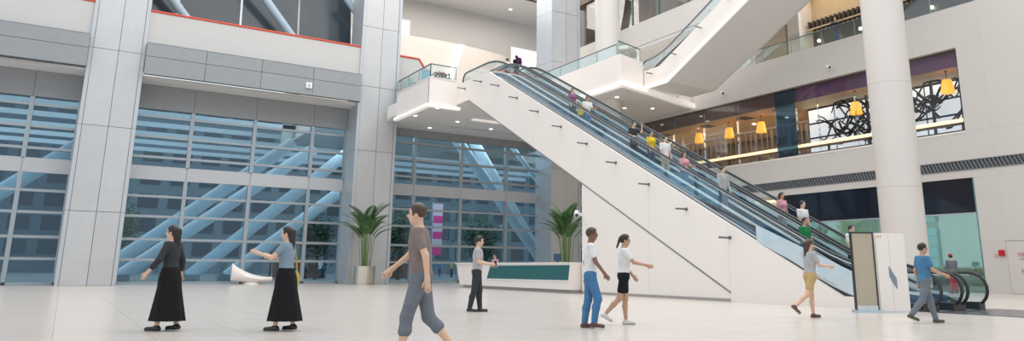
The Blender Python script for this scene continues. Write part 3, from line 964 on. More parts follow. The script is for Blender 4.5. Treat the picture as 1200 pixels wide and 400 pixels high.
def _smin(ds, k):
    d = ds[0]
    for e in ds[1:]:
        h = np.maximum(k - np.abs(d - e), 0) / k
        d = np.minimum(d, e) - h * h * k * .25
    return d


def surf(fn, lo, hi, h):
    """surface nets of fn < 0 on a regular grid"""
    lo = np.array(lo) - 2 * h; hi = np.array(hi) + 2 * h
    n = np.ceil((hi - lo) / h).astype(int) + 1
    ax = [lo[i] + h * np.arange(n[i]) for i in range(3)]
    X, Y, Z = np.meshgrid(*ax, indexing='ij')
    F = fn(np.stack([X.ravel(), Y.ravel(), Z.ravel()], 1)).reshape(n)
    I = F < 0
    cnt = np.zeros(n - 1, int)
    for dx in (0, 1):
        for dy in (0, 1):
            for dz in (0, 1):
                cnt += I[dx:n[0] - 1 + dx, dy:n[1] - 1 + dy, dz:n[2] - 1 + dz]
    act = (cnt > 0) & (cnt < 8)
    ci = np.argwhere(act)
    if len(ci) == 0: return [], []
    idx = -np.ones(n - 1, int); idx[act] = np.arange(len(ci))
    acc = np.zeros((len(ci), 3)); w = np.zeros(len(ci))
    corners = [(a, b, c) for a in (0, 1) for b in (0, 1) for c in (0, 1)]
    for p in corners:
        for axn in range(3):
            if p[axn]: continue
            q = list(p); q[axn] = 1
            f0 = F[ci[:, 0] + p[0], ci[:, 1] + p[1], ci[:, 2] + p[2]]; f1 = F[ci[:, 0] + q[0], ci[:, 1] + q[1], ci[:, 2] + q[2]]
            mk = (f0 < 0) != (f1 < 0)
            t = np.where(mk, f0 / np.where(mk, f0 - f1, 1), 0)
            pos = np.tile(np.array(p, float), (len(ci), 1)); pos[:, axn] += t
            acc += pos * mk[:, None]; w += mk
    V = lo + h * (ci + acc / w[:, None])
    quads = []
    for axn in range(3):
        a1, a2 = (axn + 1) % 3, (axn + 2) % 3
        sl0 = [slice(None)] * 3; sl1 = [slice(None)] * 3
        sl0[axn] = slice(0, n[axn] - 1); sl1[axn] = slice(1, n[axn])
        A_ = I[tuple(sl0)]; B_ = I[tuple(sl1)]
        e = np.argwhere(A_ != B_)
        e = e[(e[:, a1] > 0) & (e[:, a2] > 0) & (e[:, a1] < n[a1] - 1) & (e[:, a2] < n[a2] - 1)]
        if len(e) == 0: continue
        s = A_[tuple(e.T)]
        def g(d1, d2):
            c = e.copy(); c[:, a1] -= d1; c[:, a2] -= d2
            return idx[tuple(c.T)]
        q = np.stack([g(1, 1), g(0, 1), g(0, 0), g(1, 0)], 1)
        q[~s] = q[~s][:, ::-1]
        quads.append(q)
    Q = np.concatenate(quads)
    Q = Q[(Q >= 0).all(1)]
    return V.tolist(), Q.tolist()


SKIN = [mat('skin_light', (.66, .43, .31), .5, var=.04), mat('skin_tan', (.50, .30, .20), .5, var=.04), mat('skin_brown', (.22, .11, .07), .5, var=.04)]
EYE = mat('eye_dark', (.03, .02, .02), .3)
LIP = mat('lips', (.45, .16, .13), .5)
S_sole = mat('shoe_sole', (.35, .32, .30), .6)
HAIRB = mat('hair_black', (.016, .013, .012), .4, var=.3, scale=30)
HAIRN = mat('hair_brown', (.06, .032, .02), .4, var=.3, scale=30)


def cloth(n, c):
    return mat('cloth_' + n, c, .85, var=.10, scale=9, spec=.2, bump=.15)


def person(label, loc, heading, top, bottom, shoes, pose, h=1.68, female=False, hair='short', hairm=None, skin=0, res=.02,
           sleeve=.6, leg='trousers', hem=.86, group=None, cap=None):
    """pose: lt/rt thigh swing, lk/rk knee bend, la/ra (swing, out, elbow) in degrees; head = yaw"""
    s = h / 1.72
    R_ = math.radians
    pv = np.array([0, 0, .93])
    lean = R_(pose.get('lean', 2))
    cl, sl_ = math.cos(lean), math.sin(lean)

    def up(p):                                   # lean the trunk forward about the pelvis
        q = np.asarray(p, float) - pv
        return np.array([q[0], q[1] * cl + q[2] * sl_, -q[1] * sl_ + q[2] * cl]) + pv

    def unl(P):
        q = P - pv
        return np.stack([q[:, 0], q[:, 1] * cl - q[:, 2] * sl_, q[:, 1] * sl_ + q[:, 2] * cl], 1) + pv
    shw = .165 if female else .19
    hip = .085
    J = {}
    for sd, sx in (('l', -1), ('r', 1)):
        a = R_(pose.get(sd + 't', 0)); k = R_(pose.get(sd + 'k', 3))
        hp = np.array([sx * hip, 0, .90])
        kn = hp + .42 * np.array([0, math.sin(a), -math.cos(a)])
        an = kn + .40 * np.array([0, math.sin(a - k), -math.cos(a - k)])
        J[sd + 'hip'], J[sd + 'kn'], J[sd + 'an'] = hp, kn, an
        sw, ou, el = [R_(v) for v in pose.get(sd + 'a', (0, 8, 12))]
        sh = up((sx * shw, -.01, 1.40))
        d = np.array([sx * math.sin(ou), math.sin(sw) * math.cos(ou), -math.cos(sw) * math.cos(ou)])
        eb = sh + .28 * d
        sw2 = sw + el
        inn = pose.get(sd + 'in', 0.10) * -sx
        d2 = np.array([sx * math.sin(ou) * .4 + inn, math.sin(sw2), -math.cos(sw2)]); d2 /= np.linalg.norm(d2)
        wr_ = eb + .245 * d2
        J[sd + 'sh'], J[sd + 'eb'], J[sd + 'wr'], J[sd + 'hd'] = sh, eb, wr_, d2
    drop = min(J['lan'][2], J['ran'][2]) - .08
    for k_ in J:
        if not k_.endswith('hd'): J[k_] = J[k_] - np.array([0, 0, drop])
    off = np.array([0, 0, drop])
    HC = up((0, .015, 1.605))                    # head centre, before the drop
    yaw = R_(pose.get('head', 0)); nod = R_(pose.get('nod', 0))

    def headspace(P):
        q = P + off - HC
        x = q[:, 0] * math.cos(yaw) + q[:, 1] * math.sin(yaw); y = -q[:, 0] * math.sin(yaw) + q[:, 1] * math.cos(yaw)
        z = q[:, 2]
        return np.stack([x, y * math.cos(nod) - z * math.sin(nod), y * math.sin(nod) + z * math.cos(nod)], 1)

    def headworld(p):
        x, y, z = p
        y, z = y * math.cos(nod) + z * math.sin(nod), -y * math.sin(nod) + z * math.cos(nod)
        return (np.array([x * math.cos(yaw) - y * math.sin(yaw), x * math.sin(yaw) + y * math.cos(yaw), z]) + HC - off)

    def d_head(P):
        q = headspace(P)
        ds = [_ell(q, (0, -.005, .03), (.076, .094, .092)), _ell(q, (0, .018, -.045), (.058, .068, .072)),
              _ell(q, (0, .098, -.012), (.013, .020, .024)), _ell(q, (-.078, -.005, -.01), (.012, .022, .030)), _ell(q, (.078, -.005, -.01), (.012, .022, .030))]
        return _smin(ds, .022)

    def d_torso(P, g=0.0):
        q = unl(P + off)
        wch, wwa, whi = (.145, .118, .158) if female else (.165, .142, .152)
        ds = [_ell(q, (0, 0, 1.27), (wch + g, .108 + g, .19 + g)), _ell(q, (0, .005, 1.08), (wwa + g, .096 + g, .16 + g)), _ell(q, (0, -.008, .93), (whi + g, .112 + g, .13 + g)),
              _cone(q, (-shw + .02, -.01, 1.40), (shw - .02, -.01, 1.40), .055 + g, .055 + g)]
        if female: ds += [_ell(q, (-.065, .085, 1.275), (.058 + g, .055 + g, .06 + g)), _ell(q, (.065, .085, 1.275), (.058 + g, .055 + g, .06 + g))]
        return _smin(ds, .06)

    def d_neck(P):
        q = unl(P + off)
        return _cone(q, (0, -.012, 1.40), (0, .005, 1.56), .056, .050)

    def d_arm(P, sd, g=0.0, t0=0.0, t1=2.0):
        sh, eb, wr_ = J[sd + 'sh'], J[sd + 'eb'], J[sd + 'wr']
        ds = []
        e1 = sh + (eb - sh) * min(1, t1)
        ds.append(_cone(P, sh, e1, .050 + g, .050 + g - .012 * min(1, t1)))
        if t1 > 1:
            ds.append(_cone(P, eb, eb + (wr_ - eb) * (t1 - 1), .038 + g, .038 + g - .012 * (t1 - 1)))
        return _smin(ds, .02)

    def d_leg(P, sd, g=0.0, t1=2.0):
        hp, kn, an = J[sd + 'hip'], J[sd + 'kn'], J[sd + 'an']
        e1 = hp + (kn - hp) * min(1, t1)
        ds = [_cone(P, hp, e1, .083 + g, .083 + g - .028 * min(1, t1))]
        if t1 > 1:
            md = kn + (an - kn) * .35 + np.array([0, -.012, 0])
            ds.append(_cone(P, kn, md, .053 + g, .052 + g))
            e2 = kn + (an - kn) * max(.4, (t1 - 1))
            ds.append(_cone(P, md, e2, .052 + g, .036 + g * 1.3))
        return _smin(ds, .03)

    def d_body(P):
        ds = [d_torso(P), d_neck(P), d_head(P), d_arm(P, 'l'), d_arm(P, 'r'), d_leg(P, 'l'), d_leg(P, 'r')]
        for sd in 'lr':
            w = J[sd + 'wr']; hd = J[sd + 'hd']
            ds.append(_cone(P, w, w + hd * .085, .026, .034))
        return _smin(ds, .03)

    r = thing('person', loc, label, 'person', group, rz=R_(heading) - math.pi / 2)
    allj = np.array([J[k_] for k_ in J if not k_.endswith('hd')] + [headworld((0, 0, .13))])
    lo = allj.min(0) - .16; hi = allj.max(0) + .16
    lo[2] = .02

    def part(name, fn, lo_, hi_, mt, h_=res, parent=None, extra=None):
        V, Q = surf(fn, lo_, hi_, h_)
        mb = MB(); mb.add([tuple(v[i] * s for i in range(3)) for v in V], Q)
        mats = [mt]
        if extra: mats = extra(mb, mt)
        return mb.build(name, mats, parent or r, smooth=True, local=True, recalc=False)

    def features(mb, mt):
        for sx in (-1, 1):
            c = headworld((sx * .031, .084, .012)) * s
            mb.ball(tuple(c), (.011 * s, .009 * s, .007 * s), 8, 1)
        c = headworld((0, .083, -.062)) * s
        mb.ball(tuple(c), (.022 * s, .008 * s, .006 * s), 8, 2)
        for sd, sx in (('l', -1), ('r', 1)):
            w = J[sd + 'wr']; hd = J[sd + 'hd']
            side = np.cross(hd, (sx, 0, 0)); side = side / (np.linalg.norm(side) + 1e-9)   # across the palm
            palm = np.cross(side, hd)
            for fi in range(4):
                b_ = w + hd * .080 + side * (.027 - .018 * fi)
                L_ = (.070, .080, .074, .058)[fi]
                p1 = b_ + hd * L_ * .5 - palm * sx * .006 * 0
                p2 = b_ + hd * L_ * .88 + np.array([-sx, 0, 0]) * L_ * .35
                mb.tube([tuple((b_ - hd * .02) * s), tuple(p1 * s), tuple(p2 * s)], [.0095 * s, .009 * s, .007 * s], 6)
            b_ = w + hd * .03 + side * .026
            p1 = b_ + hd * .03 + side * .024; p2 = p1 + hd * .03 + side * .006
            mb.tube([tuple(b_ * s), tuple(p1 * s), tuple(p2 * s)], [.012 * s, .010 * s, .008 * s], 6)
        return [mt, EYE, LIP]
    part('body', d_body, lo, hi, SKIN[skin], extra=features)
    # shirt
    hemz = hem

    def d_top(P):
        ds = [d_torso(P, .016)]
        if sleeve > 0: ds += [d_arm(P, 'l', .015, t1=sleeve), d_arm(P, 'r', .015, t1=sleeve)]
        d = _smin(ds, .035)
        q = unl(P + off)
        d = np.maximum(d, hemz - q[:, 2])
        return np.maximum(d, q[:, 2] - (1.455 - .10 * np.maximum(0, q[:, 1])))
    shirt_o = part('shirt', d_top, lo, hi, top)
    if leg == 'skirt':
        mb = MB(); n = 40; rows = 9; hemh = .16
        sw = .5 * (J['lan'][1] + J['ran'][1]); spread = abs(J['lan'][1] - J['ran'][1]) * .5
        base = 0
        for i in range(rows):
            t = i / (rows - 1); z = (1.03 - drop) * (1 - t) + hemh * t
            rx = .155 + .055 * t; ry = .125 + (.07 + spread * .75) * t
            if i in (1, 2): rx += .022; ry += .012
            for j in range(n):
                th = 2 * math.pi * j / n; w = 1 + .06 * t * math.sin(9 * th + 1.3)
                mb.v.append(((rx * w * math.cos(th)) * s, (ry * w * math.sin(th) + sw * t) * s, z * s))
        for i in range(rows - 1):
            for j in range(n):
                mb.f.append((i * n + j, i * n + (j + 1) % n, (i + 1) * n + (j + 1) % n, (i + 1) * n + j)); mb.mi.append(0)
        mb.f.append(tuple(range(n))); mb.mi.append(0)
        mb.build('skirt', bottom, r, smooth=True, local=True)
    else:
        t1 = 1.93 if leg == 'trousers' else (.62 if leg == 'shorts' else 1.02)

        def d_bot(P):
            q = unl(P + off)
            wch = .158 if female else .152
            tor = _ell(q, (0, -.008, .93), (wch + .012, .124, .14))
            d = _smin([tor, d_leg(P, 'l', .016, t1), d_leg(P, 'r', .016, t1)], .04)
            return np.maximum(d, q[:, 2] - 1.03)
        part('trousers' if leg == 'trousers' else 'shorts', d_bot, lo, hi, bottom)
    # shoes
    for sd, sx in (('l', -1), ('r', 1)):
        an = J[sd + 'an']; lift = an[2] - .08
        pit = min(.9, lift * 4.0)
        f = np.array([sx * .08, math.cos(pit), -math.sin(pit)]); f /= np.linalg.norm(f)
        dn = np.array([0, -math.sin(pit), -math.cos(pit)])
        heel = an + dn * .045 - f * .035; toe = heel + f * .185 + dn * .006
        sole_h = dn

        def d_shoe(P):
            d = _smin([_cone(P, heel, toe, .042, .040), _cone(P, an + dn * .01, heel + f * .04, .043, .044)], .03)
            bot = ((P - (heel + dn * .030)) @ dn)
            return np.maximum(d, bot)
        lo2 = np.minimum(np.minimum(heel, toe), an) - .07; hi2 = np.maximum(np.maximum(heel, toe), an) + .07
        sh_o = part('shoe', d_shoe, lo2, hi2, shoes, min(res, .014) if res < .03 else .02)
        if res < .02:
            def d_sole(P):
                return np.maximum(_cone(P, heel, toe, .045, .043), np.abs((P - (heel + dn * .026)) @ dn) - .008)
            part('sole', d_sole, lo2, hi2, S_sole, .012, parent=sh_o)
    # hair
    hm = hairm or HAIRB

    def d_hair(P):
        q = headspace(P)
        d = _ell(q, (0, -.008, .035), (.087, .106, .104))
        face = q[:, 1] - (.045 + .55 * np.maximum(0, q[:, 2] - .035)) if hair != 'bald' else q[:, 1]
        d = np.maximum(d, np.minimum(face, -(q[:, 2] - .075)))
        low = -.035 if hair == 'short' else -.09
        d = np.maximum(d, low - q[:, 2])
        if hair == 'long':
            d = _smin([d, _cone(q, (0, -.075, .02), (0, -.105, -.25), .075, .045)], .03)
        if hair == 'tail':
            d = _smin([d, _cone(q, (0, -.10, .05), (0, -.17, -.14), .032, .018)], .02)
        if hair == 'bun':
            d = _smin([d, _ell(q, (0, -.10, .10), (.045, .045, .045))], .02)
        return d
    hc = headworld((0, 0, 0))
    part('hair', d_hair, hc - np.array([.16, .26, .36]), hc + np.array([.16, .26, .17]), hm, min(res, .018))
    if cap:
        def d_cap(P):
            q = headspace(P)
            d = np.maximum(_ell(q, (0, -.005, .045), (.094, .112, .106)), .055 - q[:, 2])
            b_ = np.maximum(_ell(q, (0, .11, .06), (.075, .075, .012)), -1 - q[:, 2])
            return np.minimum(d, b_)
        part('cap', d_cap, hc - .24, hc + .24, cap, min(res, .018))
    return r, J, s


def wpos(loc, heading, p, s):
    a = math.radians(heading) - math.pi / 2
    x, y, z = p[0] * s, p[1] * s, p[2] * s
    return (loc[0] + x * math.cos(a) - y * math.sin(a), loc[1] + x * math.sin(a) + y * math.cos(a), loc[2] + z)


def bag(c, w, d, h, mt, label, strap_top, name='handbag', rz=0.0, cat='bag'):
    """soft bag hanging at c (centre of its top edge) with a strap up to strap_top"""
    t = thing(name, (c[0], c[1], c[2] - h), label, cat, rz=rz)
    mb = MB()
    n = 20
    for i in range(9):
        k = i / 8
        z = h * k
        f = .82 + .30 * math.sin(math.pi * min(1, k * .95 + .02)) - .12 * k
        for j in range(n):
            th = 2 * math.pi * j / n; cx_, sx_ = math.cos(th), math.sin(th)
            e = .55
            mb.v.append((w / 2 * f * math.copysign(abs(cx_) ** e, cx_), d / 2 * f * math.copysign(abs(sx_) ** e, sx_) * (1 - .35 * k), z))
    for i in range(8):
        for j in range(n):
            mb.f.append((i * n + j, i * n + (j + 1) % n, (i + 1) * n + (j + 1) % n, (i + 1) * n + j)); mb.mi.append(0)
    mb.f += [tuple(range(n))[::-1], tuple(8 * n + j for j in range(n))]; mb.mi += [0, 0]
    mb.build('bag_body', mt, t, smooth=True, local=True)
    a = -rz
    dx, dy, dz = strap_top[0] - c[0], strap_top[1] - c[1], strap_top[2] - c[2] + h
    lx = dx * math.cos(a) - dy * math.sin(a); ly = dx * math.sin(a) + dy * math.cos(a)
    MB().tube([(-w * .36, 0, h * .96), (lx - w * .12, ly, dz * .96), (lx, ly, dz), (lx + w * .12, ly, dz * .96), (w * .36, 0, h * .96)], .012, 6).build('strap', mt, t, local=True)
    return t


LEFT, RIGHT, AWAY, DOWNE = 147, -33, 57, -90
C_black = cloth('black', (.012, .012, .014)); C_navy = cloth('denim', (.05, .10, .20)); C_jean = cloth('blue_jeans', (.07, .19, .36))
C_white = cloth('white', (.74, .74, .74)); C_grey = cloth('grey', (.16, .18, .21)); C_lgrey = cloth('light_grey', (.42, .42, .43))
C_khaki = cloth('khaki', (.50, .36, .16)); C_yel = cloth('yellow', (.70, .52, .04)); C_grn = cloth('green', (.02, .20, .07))
C_pink = cloth('pink', (.60, .30, .36)); C_blue = cloth('sky_blue', (.07, .20, .36)); C_beige = cloth('beige', (.55, .46, .36)); C_red = cloth('red', (.50, .03, .03))
C_taupe = cloth('taupe', (.22, .18, .17)); C_steel = cloth('steel_blue', (.22, .30, .38)); C_dk = cloth('charcoal', (.04, .045, .05))
S_black = mat('shoe_black', (.02, .02, .02), .4); S_brown = mat('shoe_brown', (.10, .05, .04), .5); S_white = mat('shoe_white', (.6, .6, .58), .5); S_olive = mat('shoe_olive', (.06, .07, .035), .6)
WALK1 = dict(lt=24, lk=6, rt=-16, rk=22, la=(-18, 8, 14), ra=(20, 8, 24))
WALK2 = dict(lt=-14, lk=26, rt=22, rk=5, la=(20, 8, 26), ra=(-18, 8, 12))
STRIDE = dict(lt=12, lk=4, rt=-18, rk=50, la=(-15, 8, 20), ra=(15, 8, 25))

# walkers on the ground floor
p, J, s = person('woman in long black skirt and blue top walking left beside the glazed wall', (3.05, 12.4, 0), LEFT, C_steel, C_black, S_black,
                 dict(lt=8, lk=4, rt=-8, rk=6, la=(38, 20, 70), ra=(30, 14, 75), head=5), 1.64, True, 'long', leg='skirt', res=.017, sleeve=.5, hem=.95)
bag(wpos((3.05, 12.4, 0), LEFT, (.27, .02, .98), s), .30, .13, .28, mat('bag_mustard', (.50, .40, .06), .5), 'mustard yellow shoulder bag carried by the woman in the long black skirt',
    wpos((3.05, 12.4, 0), LEFT, (.22, .0, 1.42), s), rz=math.radians(LEFT))
person('person in long black skirt and dark top, leftmost of the walkers', (1.46, 13.27, 0), LEFT, C_dk, C_black, S_black, dict(lt=8, lk=4, rt=-8, rk=6, la=(15, 22, 20), ra=(-12, 22, 16), lin=0, rin=0), 1.64, True, 'long', leg='skirt', res=.018, sleeve=1.6, hem=.95)
person('near walker in grey shorts striding left in front of the palm', (3.33, 7.65, 0), LEFT, C_taupe, C_grey, S_black, dict(lt=17, lk=8, rt=-12, rk=30, la=(-24, 10, 18), ra=(32, 10, 18), lean=5), 1.72, False, 'short', hairm=HAIRN, leg='knee', res=.018, hem=.90)
p, J, s = person('man in dark trousers and trainers walking right before the desk', (8.13, 15.45, 0), RIGHT, C_lgrey, C_dk, S_black, dict(lt=8, lk=5, rt=-6, rk=8, la=(18, 6, 60), ra=(10, 6, 72)), 1.72, False, 'short', res=.019, hem=.88)
ph = wpos((8.13, 15.45, 0), RIGHT, (.16, .43, 1.09), s)
o = MB().box((ph[0] - .04, ph[1] - .01, ph[2] - .08), (ph[0] + .04, ph[1] + .01, ph[2] + .08)).build('mobile_phone', mat('phone_pink', (.70, .35, .38), .3))
MB().box((ph[0] - .034, ph[1] - .013, ph[2] - .07), (ph[0] + .034, ph[1] - .009, ph[2] + .07)).build('screen', DARK, o)
tag(o, 'pink mobile phone in the hand of the man before the desk', 'phone')
person('man in white T-shirt and blue jeans walking right with the woman', (7.70, 10.43, 0), RIGHT, C_white, C_jean, S_brown, dict(lt=-4, lk=6, rt=18, rk=28, la=(-16, 7, 16), ra=(16, 7, 22)), 1.70, False, 'short', skin=2, hairm=HAIRN, res=.017, hem=.86)
p, J, s = person('woman in white top and black shorts reaching forward with a phone', (8.71, 10.75, 0), RIGHT, C_white, C_black, S_white, dict(lt=4, lk=3, rt=-14, rk=30, la=(8, 8, 30), ra=(38, 8, 40)), 1.62, True, 'tail', skin=1, res=.017, leg='shorts', hem=.98)
person('woman in grey top and khaki shorts walking towards the escalator', (13.48, 10.32, 0), -20, C_lgrey, C_khaki, S_brown, dict(lt=8, lk=6, rt=-22, rk=30, la=(14, 10, 30), ra=(26, 8, 60)), 1.64, True, 'long', skin=0, hairm=HAIRN, res=.018, leg='shorts', hem=.98)
person('person in blue top walking right beside the white standing panel', (14.25, 8.25, 0), RIGHT, C_blue, C_grey, S_olive, dict(lt=18, lk=6, rt=-18, rk=24, la=(-14, 8, 20), ra=(20, 8, 50)), 1.55, False, 'short', skin=1, res=.018)
person('person in red cap and grey jacket standing by the teal shop glass', (33.6, 18.1, 0), AWAY, C_grey, C_red, S_black, dict(lt=2, rt=-2, la=(14, 6, 80), ra=(12, 6, 70)), 1.72, False, 'short', res=.03, sleeve=1.95, cap=cloth('cap_red', (.45, .05, .06)), leg='trousers')
person('receptionist with dark hair seated behind the white desk', (18.9, 33.9, .38), 200, C_pink, C_dk, S_black, dict(lt=80, lk=80, rt=78, rk=80, la=(20, 6, 50), ra=(20, 6, 50)), 1.62, True, 'long', res=.025)


# riders on the escalator
def tread(y): return 0.0 if y < Y_A else (SL * (Y_B - Y_A) if y > Y_B else SL * (Y_B - Y_A) * (math.floor((y - Y_A) / ((Y_B - Y_A) / 52)) + 1) / 52)


STAND = dict(lt=3, lk=4, rt=-3, rk=4, la=(6, 6, 14), ra=(4, 6, 18))
HOLD = dict(lt=4, lk=5, rt=-2, rk=4, la=(24, 4, 60), ra=(6, 6, 70))
XN, XF = EX + .68, EX + 1.92
riders = [
    (XF, 34.6, 90, 'rider in white shirt at the very top of the escalator', C_white, C_dk, S_black, STAND, False, 'short', 1.9, 'trousers'),
    (XF, 33.6, 90, 'rider in black with a dark purple backpack near the escalator top', C_black, C_dk, S_black, STAND, True, 'long', 1.9, 'trousers'),
    (XN - .06, 26.35, -90, 'rider in mauve top high on the escalator, behind the jeans wearer', cloth('mauve', (.25, .12, .22)), C_dk, S_black, STAND, True, 'bun', .6, 'trousers'),
    (XN, 25.3, -90, 'rider in white shirt and blue jeans with a yellow bag', C_white, C_jean, S_white, HOLD, False, 'short', .6, 'trousers'),
    (XN - .06, 22.1, -90, 'rider in black T-shirt leading the middle group on the escalator', C_dk, C_dk, S_black, dict(HOLD, la=(60, 8, 110)), False, 'short', .6, 'trousers'),
    (XN + .06, 21.2, -90, 'rider in bright yellow T-shirt and blue jeans', C_yel, C_navy, S_black, STAND, True, 'short', .6, 'trousers'),
    (XN, 20.35, -90, 'rider in white shirt and beige trousers', C_white, C_beige, S_white, STAND, False, 'short', .7, 'trousers'),
    (XN + .04, 19.4, -90, 'rider in pale pink top and dark trousers', C_pink, C_navy, S_black, HOLD, True, 'tail', .6, 'trousers'),
    (XN, 17.5, -90, 'lone rider in grey halfway down the escalator', C_lgrey, C_navy, S_black, STAND, False, 'short', 1.9, 'trousers'),
    (XF, 16.1, -90, 'rider in pink top low on the far flight', C_pink, C_lgrey, S_black, STAND, True, 'long', .6, 'trousers'),
    (XF, 15.3, -90, 'rider in white T-shirt low on the far flight', C_white, C_dk, S_black, STAND, False, 'short', .6, 'trousers'),
    (XN, 14.3, -90, 'rider in green T-shirt and jeans near the foot of the escalator', C_grn, C_jean, S_black, STAND, False, 'short', .7, 'trousers'),
    (XF, 13.6, -90, 'rider with dark hair at the foot beside the standing panels', C_white, C_dk, S_black, STAND, False, 'short', .7, 'trousers'),
]
for i, (x, y, hd, lb, tp, bt, sh, po, fem, hr, slv, lg) in enumerate(riders):
    z = tread(y) + .012
    person(lb, (x, y, z), hd, tp, bt, sh, po, 1.60 if fem else 1.68, fem, hr, skin=i % 2, res=.024, sleeve=slv, leg=lg, group='riders on the escalators')
bag((XN - .36, 25.3, tread(25.3) + 1.12), .34, .14, .32, C_yel, 'bright yellow bag on the rider with white shirt and jeans', (XN - .2, 25.3, tread(25.3) + 1.42), rz=math.pi / 2)
bag((XF, 33.34, tread(33.6) + 1.42), .34, .20, .44, cloth('backpack_purple', (.06, .015, .05)), 'dark purple backpack on the rider near the escalator top', (XF, 33.45, tread(33.6) + 1.44), name='backpack')
person('person in dark jacket leaning on the third floor glass railing', (WX + .78, 24.65, 13.7), 200, C_dk, C_navy, S_black, dict(lt=2, rt=-4, la=(40, 8, 70), ra=(40, 8, 70), lean=12), 1.74, False, 'short', res=.03, sleeve=1.9)

# ================================================================== FURNITURE AND FITTINGS ON THE GROUND FLOOR
# reception desk: long white counter with slanting end and a recessed green front panel
DY0, DY1, DX, DZ = 24.85, 35.3, 17.35, 1.24
dk = thing('reception_desk', (DX + .5, 30, 0), 'long white reception desk with a dark green front panel under the escalator', 'desk')
MB().prism([(DY0, .14), (DY1 - .45, .14), (DY1, DZ - .06), (DY0, DZ - .06)], 0, DX, DX + .9).build('desk_body', WHITE2, dk)
MB().prism([(DY0, 0), (DY1 - .75, 0), (DY1 - .75, .14), (DY0, .14)], 0, DX + .06, DX + .8).build('toe_kick', mat('toe_kick', (.30, .28, .27), .5), dk)
MB().prism([(DY0, DZ - .06), (DY1 + .03, DZ - .06), (DY1 + .05, DZ), (DY0, DZ)], 0, DX - .06, DX + 1.0).build('worktop', WHITE2, dk)
GRN = mat('teal_green_panel', (.012, .115, .12), .35, var=.03)
fpn = MB().prism([(25.0, .52), (31.9, .50), (31.55, 1.10), (24.9, 1.12)], 0, DX - .02, DX + .02).build('front_panel', GRN, dk)
FRM = mat('panel_border_white', (.86, .85, .84), .4)
for a, b in (((24.93, .50), (31.95, .47)), ((24.85, 1.15), (31.58, 1.13))):
    MB().prism([(a[0], a[1] - .02), (b[0], b[1] - .02), (b[0], b[1] + .02), (a[0], a[1] + .02)], 0, DX - .035, DX + .01).build('panel_border', FRM, fpn)
MB().prism([(31.93, .46), (32.0, .46), (31.62, 1.15), (31.55, 1.15)], 0, DX - .035, DX + .01).build('panel_border', FRM, fpn)
# monitor and bell flowers on the desk
mo = thing('monitor', (DX + .75, 26.9, DZ), 'small dark monitor on the reception desk near the grey column', 'monitor')
bx('screen', (DX + .72, 26.65, DZ + .06), (DX + .76, 27.15, DZ + .38), mat('monitor_navy', (.03, .07, .14), .3), mo)
bx('stand', (DX + .74, 26.85, DZ), (DX + .80, 26.95, DZ + .1), DARK, mo)
bx('foot', (DX + .66, 26.75, DZ), (DX + .88, 27.05, DZ + .015), DARK, mo)
# receptionist's stool
st = thing('desk_stool', (18.93, 33.85, 0), 'grey swivel stool behind the reception desk', 'stool')
MB().lathe([(.20, .80), (.22, .83), (.20, .855)], (18.93, 33.85, 0), 20).build('seat', C_grey, st, smooth=True)
MB().lathe([(.03, .05), (.03, .80)], (18.93, 33.85, 0), 10).build('pole', STEEL, st)
MB().lathe([(.24, 0), (.24, .03), (.04, .06)], (18.93, 33.85, 0), 20).build('base', STEEL, st)
MB().tube([(18.93 + .2 * math.cos(t * math.pi / 8), 33.85 + .2 * math.sin(t * math.pi / 8), .44) for t in range(16)], .012, 6, closed=True).build('foot_ring', STEEL, st)

# potted palms
LEAF = mat('palm_leaf', (.045, .13, .035), .45, var=.35, scale=4)
STEM = mat('palm_stem', (.16, .24, .08), .5, var=.2)


